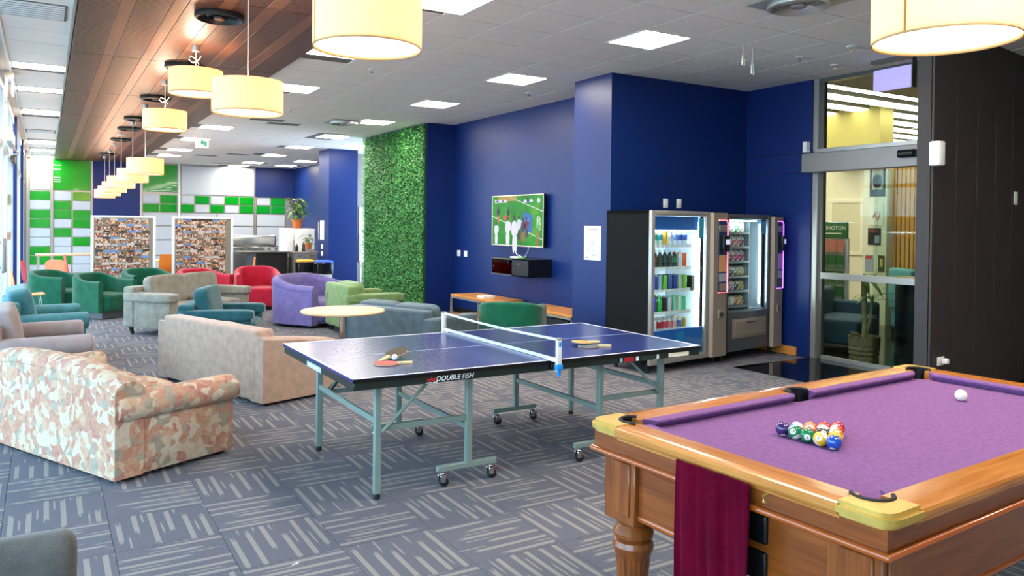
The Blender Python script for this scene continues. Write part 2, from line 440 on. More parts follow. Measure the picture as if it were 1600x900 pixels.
for i, (x, y) in enumerate(lights):
    if i == 8: continue
    row = [l for l in lights if (l[0] < 3.5) == (x < 3.5) and (l[0] > 6) == (x > 6) and l[1] > 3 and l != (2.92, 13.6)]; row.sort(key=lambda l: l[1])
    od = ['first', 'second', 'third', 'fourth', 'fifth', 'sixth', 'seventh', 'eighth', 'ninth', 'tenth', 'eleventh']
    ln_ = 'beside the timber ceiling' if x < 3.5 else 'nearest the blue walls' if x > 6 else 'between timber ceiling and blue walls'
    lb_ = LBL.get(i) or ('square ceiling light in the row %s, %s from the camera' % (ln_, od[row.index((x, y))]) if (x, y) in row else 'square ceiling light above and behind the camera, %s' % ('left' if x < 3 else 'middle' if x < 6 else 'right'))
    ceiling_light(x, y, DX-.012, DY-.012, lb_, 'square ceiling panel lights')
nm = ['nearest', 'second', 'third', 'fourth', 'fifth', 'last']
for i, (a, b) in enumerate(Lrow): ceiling_light(-.08, (a+b)/2, .58, b-a, 'long ceiling panel light over the window aisle, %s in its row' % nm[i], 'window aisle ceiling lights')
for (lx, ly) in ((-.11, 8.2), (-.1, 19.3)):
    e = empty('ceiling_vent', (lx, ly, H), 0, 'louvred white ceiling air grille over window aisle, ' + ('near the camera' if ly < 10 else 'between the far lights'), 'vent', 'aisle air grilles')
    mb = MB().box((-.27, -.3, -.008), (.27, .3, .004)); ob('backing', mb, M['tbar'], e)
    for k in range(7): ob('slat', MB().box((-.25, -.28+k*.082, -.016), (.25, -.25+k*.082, -.007), rot=None), M['white'], e)

# walls
BY = 27.5
wb = box_struct('wall_back', (-.6, BY, 0), (8.6, BY+.2, H), M['alu'])
xs = [(-.43, .12, 'A'), (.19, .68, 'B'), (.70, 1.20, 'C')]
def wpanel(x0, x1, z0, z1, kind):
    mb = MB().box((x0+.012, BY-.045, z0+.01), (x1-.012, BY-.02, z1-.01), .006)
    ob('green_panel' if kind else 'white_panel', mb, M['greenp'] if kind else M['whitep'], wb)
rows = [2.31, 1.99, 1.74, 1.46, 1.16, .89, .61, .32, .06]; rh = .27
patt = {'A': [1, 0, 1, 1, 0, 0, 1, 1, 0], 'B': [0, 1, 1, 0, 1, 0, 0, 1, 0], 'C': [1, 0, 1, 1, 0, 1, 0, 0, 0]}
zt = [2.54, 2.255, 1.975, 1.695, 1.415, 1.135, .855, .575, .295, .02]
for x0, x1, c in xs:
    for k in range(9): wpanel(x0, x1, zt[k+1], zt[k], patt[c][k])
wpanel(-.43, .12, 2.57, 3.52, 0); wpanel(.17, 1.2, 2.57, 3.52, 1)
box_struct('wall_back_blue', (1.25, BY-.12, 0), (2.58, BY+.01, H), M['blue'])
wpanel(2.66, 3.7, 2.6, 3.5, 1)
wpanel(3.8, 6.15, 2.54, 3.5, 0)
pr = [(2.66, 3.16, 0, 1), (3.17, 3.7, 1, 1), (3.8, 4.22, 0, 1), (4.24, 4.7, 1, 0), (4.72, 5.17, 0, 1), (5.19, 5.65, 1, 0), (5.67, 6.14, 1, 1), (6.23, 6.7, 0, 1), (6.72, 7.22, 1, 1)]
for x0, x1, a, b in pr: wpanel(x0, x1, 2.235, 2.52, a); wpanel(x0, x1, 1.95, 2.225, b)
for x0, x1 in ((2.66, 3.7), (3.8, 4.93), (4.95, 6.14), (6.23, 7.22)):
    for z0, z1 in ((1.51, 1.93), (1.05, 1.49), (.55, 1.03), (.03, .53)): wpanel(x0, x1, z0, z1, 0)
# bright label strips on the large green panels
for i, (x0, x1, z) in enumerate(((.2, .38, 3.33), (.2, .38, 3.2), (.2, .38, 2.95), (.2, .38, 2.88), (.2, .38, 2.82), (3.52, 3.68, 2.82), (3.35, 3.52, 2.75), (3.2, 3.5, 2.69), (2.9, 3.68, 2.64))):
    ob('white_strip', MB().box((x0, BY-.055, z), (x1, BY-.047, z+.02)), M['white'], wb)
box_struct('wall_back_upper', (6.18, BY-.1, 2.54), (7.5, BY, H), M['blue'])
for i, x in enumerate((-.49, .155, 1.225, 2.61, 3.75, 6.185)): struct('trim_%d' % (3+i), MB().box((x-.025, BY-.08, 0), (x+.025, BY, H)), M['white'] if i in (3, 4) else M['alu'])

# right side walls
box_struct('wall_right_far', (7.5, 20.2, 0), (7.7, BY, H), M['blue'])
def blk(name, lo, hi, mat): return box_struct(name, lo, hi, mat)
blk('column', (6.16, 19.25, 0), (6.92, 20.1, H), M['blue'])
blk('wall_right_grey', (6.95, 20.2, 0), (9, 20.4, H), M['grey'])
blk('wall_right_panel', (6.1, 13.2, 0), (8.4, 16.45, H), M['blue'])
blk('wall_right', (6.67, 8.2, 0), (8.75, 13.21, H), M['blue'])
blk('column', (5.97, 7.55, 0), (8.72, 8.33, H), M['blue'])
blk('wall_nook_end', (8.36, 6.48, 0), (8.6, 7.56, H), M['blue'])
for z in (2.37, 2.62): struct('trim_9', MB().box((8.357, 6.49, z), (8.362, 7.5, z+.006)), M['black'])
struct('baseboard_right', MB().box((8.335, 6.66, 0), (8.36, 7.54, .11), .003), M['skirt'])
struct('baseboard_alcove', MB().box((6.64, 8.35, 0), (6.67, 13.1, .1), .003), M['blackm'])
struct('baseboard_column', MB().box((5.945, 7.56, 0), (5.97, 8.3, .1), .003), M['blackm'])

# dark plank wall at right
a = math.radians(8); d0 = Vector((6.87, 4.03)); dr = Vector((math.cos(a), math.sin(a))); 
dw = struct('wall_front_dark', MB().box((.02, .02, 0), (3.2, .14, H)), M['darkplank']); dw.location = (d0.x, d0.y, 0); dw.rotation_euler = (0, 0, a)
px = 0
seams = [0, .5, 1.0, 1.48, 1.94, 2.4, 2.86, 3.2]
for k in range(7):
    ob('plank', MB().box((seams[k]+.004, -.004, .01), (seams[k+1]-.004, .018, H-.005), .003), M['darkplank'], dw)
ob('plank', MB().box((-.004, .02, .01), (.018, .14, H-.005), .003), wood('dark_plank_end', '#282424', '#332e2d', 'z', .6, 3), dw)  # end board coloured darker to offset the daylight it catches
# room behind and beside the camera
blk('wall_near', (-2.4, -3.2, 0), (10.2, -3, H), M['cream'])
blk('wall_right_near', (10.0, -3, 0), (10.2, 4.6, H), M['darkplank'])
blk('floor_side', (8.46, -3, -.12), (10.1, 4.2, -.003), M['black'] if False else plain('side_floor', '#3c4048', .9))
blk('ceiling_side', (8.71, -3, H), (10.2, 4.6, H+.2), M['tile'])

# window wall on the left
def window_run(n, x, y0, y1, posts, transom=2.65):
    e = bpy.data.objects.new('window_%d' % n, None); COL.objects.link(e); e['kind'] = 'structure'
    for y in posts: ob('mullion', MB().box((x-.06, y-.035, 0), (x+.06, y+.035, H), .004), M['alu'] if n != 1 else MATS['window_paint'], e)
    ob('transom', MB().box((x-.05, y0, transom), (x+.05, y1, transom+.09), .003), MATS['window_paint'], e)
    ob('sill_rail', MB().box((x-.05, y0, 0), (x+.05, y1, .1), .003), MATS['window_paint'], e)
    ob('head_rail', MB().box((x-.06, y0, H-.14), (x+.06, y1, H), .003), MATS['window_paint'], e)
    ps = [y0]+list(posts)+[y1]
    for a_, b_ in zip(ps, ps[1:]):
        if b_-a_ > .1: ob('pane', MB().box((x-.006, a_, .1), (x+.006, b_, H-.14)), M['glass'], e)
    return e
plain('window_paint', '#d8d8d2', .4)
window_run(1, -.56, 9.3, BY, (9.4, 11.2, 12.6, 14.0, 15.5, 17.2, 18.9, 20.6, 22.3, 24.0, 25.7, 27.3))
window_run(2, -2.2, -3, 9.3, (-2.9, -1.2, .6, 2.4, 4.2, 6.0, 7.8, 9.2))
blk('wall_left_return', (-2.3, 9.3, 0), (-.52, 9.42, H), M['whitep'])
# blue and dark posts along the window wall
for y, wd, m in ((16.9, .10, M['blue']), (21.6, .12, M['blue']), (25.0, .12, M['alud'])):
    struct('trim_10', MB().box((-.52, y, 0), (-.46, y+wd, H)), m)

# ================================================================== glazed partition & door
gx = 8.44
e = bpy.data.objects.new('window_3', None); COL.objects.link(e); e['kind'] = 'structure'
for y, m in ((6.45, M['alu']),): ob('jamb', MB().box((gx-.06, y-.05, 0), (gx+.06, y+.03, H), .004), m, e)
ob('jamb', MB().box((gx-.03, 6.34, 0), (gx+.03, 6.40, H)), M['alud'], e)
ob('upper_pane', MB().box((gx-.005, 4.4, 2.65), (gx+.005, 6.35, H)), M['glass2'], e)
ob('head_rail', MB().box((gx-.05, 4.4, H-.05), (gx+.05, 6.42, H)), M['alud'], e)
d = bpy.data.objects.new('door_1', None); COL.objects.link(d); d['kind'] = 'structure'
ob('header', MB().box((gx-.2, 4.4, 2.36), (gx-.02, 6.54, 2.60), .006), plain('door_header', '#8f8984', .4, .4), d)
ob('header_rail', MB().box((gx-.1, 4.4, 2.61), (gx+.05, 6.42, 2.66), .003), M['alu'], d)
ob('pane', MB().box((gx-.005, 4.4, .05), (gx+.005, 6.35, 2.36)), M['glass2'], d)
ob('pane', MB().box((gx+.055, 4.4, .05), (gx+.065, 5.65, 2.36)), M['glass2'], d)
ob('mid_rail', MB().box((gx-.035, 4.4, 1.02), (gx+.02, 6.36, 1.1), .003), M['alu'], d)
ob('bottom_rail', MB().box((gx-.03, 5.4, .0), (gx+.03, 6.36, .05), .003), M['alu'], d)
ob('jamb', MB().box((gx-.02, 5.62, .05), (gx+.02, 5.64, 2.36)), M['glass2'], d)
s = ob('door_sensor', MB().box((6.80, 3.93, 2.23), (6.90, 4.03, 2.45), .015, 2), M['white']); tag(s, 'white door sensor box on the edge of dark plank wall', 'sensor')
s = tag(ob('door_motor', MB().cyl((8.2, 5.02, 2.5), (8.2, 5.2, 2.5), .045, 16).box((8.2, 5.0, 2.46), (8.26, 5.2, 2.54), .005), M['black']), 'black round motor cap at the end of the door header', 'motor')
s = tag(ob('door_magnet', MB().box((8.28, 6.5, 2.62), (8.36, 6.56, 2.76), .006).tube([(8.3, 6.5, 2.64), (8.3, 6.45, 2.62), (8.3, 6.46, 2.6)], .006), M['white']), 'small white sensor with cable on the blue wall beside header', 'sensor')

# exit sign hanging from ceiling (lit, blown out)
e = empty('exit_sign', (8.02, 5.2, H), math.radians(88), 'glowing lilac white exit sign hanging before the upper glass', 'sign')
ob('light_box', MB().box((-.27, -.03, -.35), (.2, .03, -.11), .02, 2), emis('exit_glow', '#b5b0ff', .85, '#222233'), e)
ob('bracket', MB().box((-.28, -.045, -.04), (.22, .045, 0), .004).box((-.285, -.04, -.36), (-.272, .04, 0)), M['alud'], e)

# ================================================================== room beyond the glass
GX = 12.5
blk('floor_foyer', (8.46, 4.5, -.1), (20, 14, 0), noisy('dark_foyer_floor', '#15130f', '#2b261f', 3, .12, 0, 0, stretch=(1, 8, 1)))
blk('floor_foyer_front', (8.46, 4.21, -.1), (20, 4.51, 0), plain('foyer_edge', '#1c1a17', .2))
blk('wall_foyer_cream', (GX, 8.2, 0), (GX+.2, 14, 4.6), M['cream'])
wo = struct('wall_foyer_timber', MB().box((GX+.03, 4.5, .8), (GX+.2, 8.2, 2.95)), plain('slat_backing', '#3a2410', .8))
sm = ob('slat', MB().box((0, 0, 0), (.03, .062, 2.1), .003), M['slatwood']); me = sm.data; bpy.data.objects.remove(sm)
for k in range(26): inst('slat', me, wo, (GX, 8.11-.078*(k+1), .83+.0*k))
mb = MB()
for k in range(26):
    mb.box((GX-.004, 8.11-.078*(k+1)+.064, .85+.35*((k*7) % 5)), (GX+.006, 8.11-.078*(k+1)+.076, 1.5+.35*((k*7) % 5)))
ob('slat_gap', mb, plain('gap_dark', '#4a2c10', .8), wo)
blk('wall_foyer_low', (GX+.02, 4.4, 0), (GX+.2, 8.2, .8), plain('foyer_dado', '#1c1a18', .5))
blk('wall_foyer_far', (19.8, 2, 0), (20, 14, 4.6), M['cream'])
blk('wall_foyer_left', (8.46, 13.9, 0), (20, 14.1, 4.6), M['cream'])
blk('wall_foyer_side', (8.75, 8.4, 0), (8.9, 13.9, 4.6), M['cream'])
blk('wall_foyer_right', (10.2, 4.3, 0), (20, 4.5, 4.6), plain('foyer_brown_wall', '#4a4038', .7))
blk('ceiling_foyer', (8.55, 4.3, 4.55), (20, 14, 4.7), plain('foyer_ceiling', '#cfc9a8', .7))
# soffit and light troughs crossing the upper glass
blk('trim_20', (8.5, 4.5, 3.6), (19.5, 6.75, 3.75), M['ceilwhite'])
for k in range(7):
    e = empty('trough_light', (13.5, 7.15+.62*k, 3.62), math.radians(90), 'long suspended white trough light beyond the upper glass, %s from the front' % ['first', 'second', 'third', 'fourth', 'fifth', 'sixth', 'seventh'][k], 'light', 'foyer trough lights')
    ob('housing', MB().box((-.16, -4.2, .1), (.16, 4.2, .3), .006), M['alu'], e)
    ob('diffuser', MB().box((-.13, -4.18, .08), (.13, 4.18, .1)), emis('trough_glow%d' % k, '#fff3dc', 8.5), e)
    ob('hanger', MB().cyl((0, -2, .3), (0, -2, .93), .01, 6).cyl((0, 2, .3), (0, 2, .93), .01, 6), M['alu'], e)
blk('column', (12.1, 8.02, 2.85), (12.48, 9.1, 4.5), plain('yellow_column', '#b9ab62', .6))
blk('wall_foyer_pier', (12.3, 8.0, 0.0), (12.49, 8.44, 2.9), plain('pale_pier', '#dfe0cc', .5))
e = empty('whiteboard', (GX-.02, 0, 0), 0, 'cream framed pinboard on foyer wall behind brochure stand', 'board')
ob('surface', MB().box((0, 8.62, 1.24), (.015, 9.2, 2.12)), plain('pinboard', '#e2d7bb', .6), e)
mb = MB()
for lo, hi in (((-.01, 8.56, 1.18), (.02, 9.28, 1.24)), ((-.01, 8.56, 2.12), (.02, 9.28, 2.18)), ((-.01, 8.56, 1.24), (.02, 8.62, 2.12)), ((-.01, 9.2, 1.24), (.02, 9.28, 2.12))): mb.box(lo, hi, .004)
ob('frame', mb, plain('board_frame', '#f2ebd6', .5), e)
# posters: hung on the column face
cx = 12.295
def poster(name, y0, y1, z0, z1, mats, label, x=cx, cat='poster', extra=()):
    e = empty(name, (x, (y0+y1)/2, (z0+z1)/2), 0, label, cat)
    a, b = (y1-y0)/2, (z1-z0)/2
    ob('sheet', MB().box((-.006, -a, -b), (0, a, b)), mats[0], e)
    for (u0, v0, u1, v1, m) in extra: ob('print', MB().box((-.009, -a+u0*2*a, -b+v0*2*b), (-.0055, -a+u1*2*a, -b+v1*2*b)), m, e)
    return e
pk = plain('poster_dark', '#1c1b20', .5); pgy = plain('portrait_grey', '#a7a8a2', .5); psk = plain('portrait_skin', '#cdb7a4', .6); pw = plain('poster_white', '#e3e6df', .5)
pr_ = plain('poster_red', '#b5433a', .6); pgr = plain('brochure_green', '#2e6b34', .6); pbl = plain('poster_bluegrey', '#8fa0b4', .6)
p = poster('framed_portrait', 8.03, 8.32, 2.22, 2.86, [pk], 'black framed portrait of a person in dark suit beyond glass door', cat='picture', extra=((.14, .2, .86, .93, pgy),))
ob('figure', MB().puff((-.013, 0, -.06), (.006, .17, .22), 3).puff((-.013, 0, .12), (.006, .07, .10), 2.2, rot=None), [pk], p); ob('face', MB().puff((-.016, 0, .11), (.006, .06, .085), 2.2), psk, p); ob('caption', MB().box((-.0155, -.1, -.2), (-.009, .1, -.19)), pw, p)
p = poster('glass_poster', 8.06, 8.33, 1.72, 2.06, [pw], 'pale poster with red hand painted letters on foyer column')
text('KJ', .16, pr_, p, (-.012, 0, 0), (PI/2, 0, -PI/2), shear=.3)
p = poster('dark_poster', 8.1, 8.34, 1.38, 1.67, [pk], 'dark poster with red and pale heading on foyer column', extra=((.1, .1, .45, .55, pbl),))
text('VEGE', .07, pr_, p, (-.012, 0, .09), (PI/2, 0, -PI/2))
poster('small_poster', 8.24, 8.39, .92, 1.2, [pbl], 'pale blue leaflet low on foyer column', extra=((.1, .75, .9, .95, pr_),))
poster('green_leaflet', 8.02, 8.14, .92, 1.2, [plain('olive_leaflet', '#3f4a26', .6)], 'dark olive leaflet low on foyer column beside timber slats', extra=((.3, .3, .7, .8, plain('leaflet_gold', '#c7b667', .6)),))
# brochure stand
e = empty('brochure_stand', (10.9, 8.07, 0), math.radians(8), 'tall white brochure stand with green header reading Wellington', 'stand')
ob('post', MB().box((0, -.3, 0), (.06, .28, 1.5), .004).box((-.3, -.3, 0), (.06, .28, .04), .004), M['white'], e)
ob('header', MB().box((-.02, -.3, 1.5), (.02, .28, 1.76), .004), pgr, e)
text('WELLINGTON', .085, plain('cream_letter', '#f2f0c8', .6), e, (-.022, .0, 1.66), (PI/2, 0, -PI/2)); ob('print_line', MB().box((-.023, -.2, 1.565), (-.02, .2, 1.585)), MATS['cream_letter'], e)
for r in range(5):
    ob('pocket', MB().box((-.07, -.27, .25+.25*r), (0, .25, .27+.25*r)).box((-.075, -.27, .25+.25*r), (-.07, .25, .32+.25*r)), M['glass'], e)
    for c in range(4):
        o = ob('brochure', MB().box((-.05, -.26+.127*c, .272+.25*r), (-.035, -.145+.127*c, .475+.25*r)), pgr if r < 4 else plain('brochure_pink%d' % c, '#cf7b62', .6))
        o.location = e.location; o.rotation_euler = e.rotation_euler
        tag(o, '%s brochure in %s rack row, foyer stand, %s column' % ('pink topped' if r == 4 else 'green', ['lowest', 'second lowest', 'middle', 'second highest', 'highest'][r], ['right', 'inner right', 'inner left', 'left'][c]), 'brochure', 'brochures in the foyer stand')
# counter, chair and sanitizer in the foyer
e = empty('foyer_counter', (9.95, 5.9, 0), 0, 'curved cream edged counter top beyond the glass door', 'counter')
ob('top', MB().lathe([(0, .95), (.62, .95), (.64, .97), (.64, .99), (.6, 1.0), (0, 1.0)], seg=40), M['beech'], e)
ob('base', MB().cyl((0, .1, 0), (0, .1, .95), .28, 24), M['black'], e)
o = ob('sanitizer_bottle', MB().lathe([(0, 0), (.03, 0), (.032, .01), (.032, .11), (.012, .13), (.012, .15), (.02, .155), (.02, .17), (0, .17)], (9.6, 5.75, 1.0), 16).box((9.58, 5.7, 1.17), (9.62, 5.77, 1.18)), M['white']); tag(o, 'small white pump bottle standing on the foyer counter', 'bottle')
e = empty('armchair', (11.6, 6.9, 0), math.radians(60), 'low pale blue armchair back in front of timber slats', 'chair')
ob('seat', MB().box((-.35, -.35, .1), (.35, .35, .45), .05, 3), plain('pale_blue_seat', '#6fb0bd', .8), e); ob('backrest', MB().box((-.35, .25, .4), (.35, .4, 1.05), .05, 3), MATS['pale_blue_seat'], e)
e = empty('foyer_couch', (9.7, 6.95, 0), math.radians(20), 'blue grey couch behind the potted plant beyond glass', 'couch')
ob('seat', MB().box((-.6, -.35, .08), (.5, .4, .42), .06, 3), plain('slate_couch', '#3e5c70', .9), e); ob('backrest', MB().box((-.6, .25, .35), (.5, .45, .8), .06, 3), MATS['slate_couch'], e); ob('arm', MB().box((.45, -.35, .08), (.6, .45, .6), .05, 3), MATS['slate_couch'], e)
for k in range(2):
    e = empty('cabinet', (11.0+k*.7, 6.3-k*1.0, 0), math.radians(-30), ['dark blue low cabinet behind basket plant beyond glass', 'dark brown couch in the gloom beyond the glass'][k], ['cabinet', 'couch'][k])
    ob('body', MB().box((-.5, -.25, 0), (.5, .25, .75), .02, 2), plain('deep_blue' if k == 0 else 'deep_brown', ['#1b2c4d', '#2e2620'][k], .5), e)
    ob('top', MB().box((-.52, -.27, .75), (.52, .27, .8), .01), M['black'], e)
# basket plant
e = empty('basket_plant', (8.83, 6.02, 0), 0, 'tall cane plant in a woven basket just behind the glass', 'plant')
wv = noisy('wicker', '#4e432f', '#8d7c5a', 30, .8, 0, .6, .01, (1, 1, 4))
ob('basket', MB().lathe([(0, 0), (.17, 0), (.175, .03), (.165, .06), (.182, .09), (.172, .12), (.188, .15), (.178, .18), (.19, .21), (.182, .24), (.192, .27), (.185, .3), (.19, .31), (.17, .31), (.165, .25), (0, .25)], seg=28), wv, e)
ob('handle', MB().tube([(-.18, -.05, .28), (-.2, -.05, .36), (-.2, .05, .36), (-.18, .05, .28)], .012), wv, e)
ob('stem', MB().tube([(0, 0, .25), (.02, .01, .45), (-.01, 0, .7), (0, .02, 1.0)], [.035, .03, .035, .03], 10).tube([(.03, 0, .3), (.07, -.03, .5), (.09, -.04, .75)], .02), noisy('cane', '#6d6440', '#93885c', 20, .8), e)
def leaf_mb(mb, base, dirv, L, w, droop=.5, n=4):
    base = Vector(base); dv = Vector(dirv).normalized(); side = dv.cross(Vector((0, 0, 1))); side = side.normalized() if side.length > .01 else Vector((1, 0, 0))
    rows = []
    for i in range(n+1):
        t = i/n; p = base+dv*L*t+Vector((0, 0, -droop*L*t*t)); ww = w*math.sin(PI*min(1, .12+t*.88))*(1 if i < n else .05)
        rows.append((mb.bm.verts.new(p-side*ww), mb.bm.verts.new(p+Vector((0, 0, -.15*ww))), mb.bm.verts.new(p+side*ww)))
    for a_, b_ in zip(rows, rows[1:]):
        mb.bm.faces.new((a_[0], a_[1], b_[1], b_[0])); mb.bm.faces.new((a_[1], a_[2], b_[2], b_[1]))
R = random.Random(3)
def leaf_obj(par, base, dv, L, w, droop, mat=None):
    mb = MB(); leaf_mb(mb, (0, 0, 0), dv, L, w, droop); o = ob('leaf', mb, mat or M['leaf'], par, loc=base, sharp=180)
    return o
for k in range(14):
    a = R.uniform(0, 2*PI); leaf_obj(e, (.0, .02, 1.0) if k < 8 else (.09, -.04, .75), (math.cos(a), math.sin(a), R.uniform(.2, 1.6)), R.uniform(.35, .55), .035, R.uniform(.3, .9))
# ================================================================== hanging drum lamps
def shade_mat(name, col, es):
    m = bpy.data.materials.new(name); m.use_nodes = True; nt = m.node_tree; nt.nodes.clear()
    o = nd(nt, 'ShaderNodeOutputMaterial'); a = nd(nt, 'ShaderNodeAddShader'); mx = nd(nt, 'ShaderNodeMixShader'); mx.inputs[0].default_value = .45
    df = nd(nt, 'ShaderNodeBsdfDiffuse'); tr = nd(nt, 'ShaderNodeBsdfTranslucent'); em = nd(nt, 'ShaderNodeEmission')
    df.inputs[0].default_value = lin('#f3e0c0'); tr.inputs[0].default_value = lin('#ffd8b4'); em.inputs[0].default_value = lin(col); em.inputs[1].default_value = es
    nt.links.new(df.outputs[0], mx.inputs[1]); nt.links.new(tr.outputs[0], mx.inputs[2]); nt.links.new(mx.outputs[0], a.inputs[0]); nt.links.new(em.outputs[0], a.inputs[1]); nt.links.new(a.outputs[0], o.inputs[0]); return m
M['shade'] = shade_mat('lamp_cloth', '#ffa552', .36)
M['lampdisc'] = emis('lamp_diffuser', '#ffe9c4', 1.0)
M['bulb'] = emis('lamp_bulb', '#ffe2b8', 4)
def drum_proto(x, y, zt, r, label):
    h = .25; e = empty('drum_lamp', (x, y, zt-h), 0, label, 'lamp', 'hanging drum lamps')
    mb = MB(); mb.lathe([(r, 0), (r, h), (r-.004, h), (r-.004, 0), (r, 0)], seg=56); ob('shade', mb, M['shade'], e)
    ob('rim', MB().lathe([(r+.001, -.002), (r+.001, .004), (r-.006, .004), (r-.006, -.002), (r+.001, -.002)], seg=56), plain('lamp_rim', '#caa368', .6) if 'lamp_rim' not in MATS else MATS['lamp_rim'], e)
    ob('diffuser', MB().lathe([(0, .012), (r-.006, .012), (r-.006, .016), (0, .016)], seg=56), M['lampdisc'], e)
    ob('bulb', MB().lathe([(0, -.07), (.035, -.055), (.05, -.02), (.035, .02), (.02, .05), (0, .05)], (0, 0, .1), 16), M['bulb'], e)
    ob('seam', MB().box((-r*.95-.0, -.005, 0), (-r*.95+.004, .005, h)), plain('shade_seam', '#c98a3c', .8) if 'shade_seam' not in MATS else MATS['shade_seam'], e, loc=(-r*.053, 0, 0), rot=(0, 0, 0)).rotation_euler = (0, 0, math.radians(0))
    mb = MB()
    for k in range(3): a = 2*PI*k/3; mb.cyl((0, 0, h-.01), (r*math.cos(a), r*math.sin(a), h-.01), .003, 6)
    ob('spider', mb, M['white'], e)
    return e
CORD = {}
def lamp(x, y, zt, label, wkg=0):
    global LP
    if LP is None: o = LP = drum_proto(x, y, zt, .27, label)
    else:
        o = dup(LP0, (x, y, zt-.25), 0, label)
    dz = H-.034-(zt-.25) if .2 < x < 2.45 else H-(zt-.25)
    ob('cord', MB().cyl((0, 0, .24), (0, 0, dz), .004, 8), M['paperw'], o)
    ob('canopy', MB().lathe([(0, dz-.06), (.045, dz-.06), (.05, dz-.05), (.05, dz-.001), (0, dz-.001)], seg=20), M['alu'], o)
    if wkg: # knotted slack of cord
        z = .25+wkg; pts = [(.0, 0, z-.05), (.03, 0, z), (.0, .02, z+.06), (-.05, .0, z+.08), (-.07, 0, z+.04), (-.03, 0, z+.01), (.03, 0, z+.05), (.05, 0, z+.09)]
        ob('cord_knot', MB().tube(pts, .006, 8), M['paperw'], o)
    L = bpy.data.lights.new('lamp_light', 'POINT'); L.energy = LAMP_W; L.color = (1, .72, .42); L.shadow_soft_size = .06
    lo = bpy.data.objects.new('lamp_light', L); COL.objects.link(lo); lo.parent = o; lo.location = (0, 0, .2)
    return o
LP = None
LPs = [(1.38, 3.71, 2.785, 'huge cream drum lamp at top centre-left, cut off by the top edge', 0), (3.07, 1.76, 2.66, 'big cream drum lamp over the pool table, cut off by the top edge', 0),
 (1.36, 6.31, 2.765, 'cream drum lamp on long cord, third from the camera in timber row', 0), (1.35, 8.73, 3.25, 'warm drum lamp hung close under timber ceiling with a knotted cord', .07),
 (1.34, 11.11, 3.11, 'yellowish drum lamp under timber ceiling beside small air diffusers', .1), (1.35, 13.56, 2.65, 'long-corded drum lamp hanging before far green panels, nearest of the low ones', 0),
 (1.39, 16.1, 2.63, 'drum lamp second nearest of the low far row', 0), (1.36, 18.3, 2.60, 'drum lamp third nearest of the low far row', 0), (1.41, 20.9, 2.59, 'drum lamp fourth nearest of the low far row', 0),
 (1.43, 22.95, 2.565, 'drum lamp second from the far end of low row', 0), (1.45, 25.2, 2.56, 'drum lamp at the very far end of the row', 0)]
LP = LP0 = drum_proto(LPs[0][0], LPs[0][1], LPs[0][2], .27, LPs[0][3])
protos = list(LP0.children)
def finish_lamp(o, zt, knot, x):
    dz = (H-.034 if x < 2.4 else H)-(zt-.25)
    ob('cord', MB().cyl((0, 0, .24), (0, 0, dz), .0045, 8), M['paperw'], o)
    ob('canopy', MB().lathe([(0, dz-.065), (.042, dz-.065), (.045, dz-.055), (.045, dz-.001), (0, dz-.001)], seg=20), M['alu'], o)
    if knot:
        z = .25+knot; pts = [(0, 0, z-.05), (.03, 0, z), (0, .02, z+.06), (-.05, 0, z+.08), (-.07, 0, z+.04), (-.03, 0, z+.01), (.03, 0, z+.05), (.05, 0, z+.09)]
        ob('cord_knot', MB().tube(pts, .006, 8), M['paperw'], o)
    L = bpy.data.lights.new('lamp_light', 'POINT'); L.energy = LAMP_W; L.color = (1, .77, .58); L.shadow_soft_size = .07
    lo = bpy.data.objects.new('lamp_light', L); COL.objects.link(lo); lo.parent = o; lo.location = (0, 0, .21)
lamps = [LP0]
for x, y, zt, lb, kn in LPs[1:]: lamps.append(dup(LP0, (x, y, zt-.25), 0, lb))
for o, (x, y, zt, lb, kn) in zip(lamps, LPs): finish_lamp(o, zt, kn, x)

# round air diffusers
def diffuser(x, y, z, r, mat, label, plate=False):
    e = empty('air_diffuser', (x, y, z), 0, label, 'vent', 'round ceiling air diffusers')
    ob('outer_ring', MB().lathe([(r*.8, -.01), (r*.9, -.05), (r, -.045), (r*1.02, -.02), (r, 0), (r*.8, 0), (r*.8, -.01)], seg=36), mat, e)
    for k, q in enumerate((.68, .46)): ob('ring', MB().lathe([(r*q, -.02-.01*k), (r*(q+.1), -.012), (r*(q+.1), -.004), (r*(q-.02), -.008), (r*q, -.02-.01*k)], seg=32), mat, e)
    ob('hub', MB().lathe([(0, -.045), (r*.22, -.045), (r*.26, -.03), (r*.2, -.004), (0, -.004)], seg=24), mat, e)
    ob('throat', MB().lathe([(0, -.004), (r*.85, -.004), (r*.85, 0), (0, 0)], seg=28), M['black'], e)
    if plate: ob('plate', MB().box((-.3, -.3, -.006), (.3, .3, .0)), mat, e)
    return e
nn = ['nearest', 'second', 'third', 'fourth', 'fifth', 'sixth', 'seventh']
for k, (x, y) in enumerate(((1.33, 7.32), (1.4, 9.93), (1.4, 12.69), (1.4, 15.45), (1.42, 17.2), (1.45, 19.6), (1.45, 24.1))):
    diffuser(x, y, H-.034, .21, M['blackm'], 'black round air diffuser in the timber ceiling, %s in the row' % nn[k])
for x, y, lb in ((5.39, 4.33, 'grey round air diffuser on the tile ceiling at the top edge'), (4.75, 13.98, 'grey round air diffuser on tile ceiling before the green wall')):
    diffuser(x, y, H-.006, .25, M['alu'], lb, True)
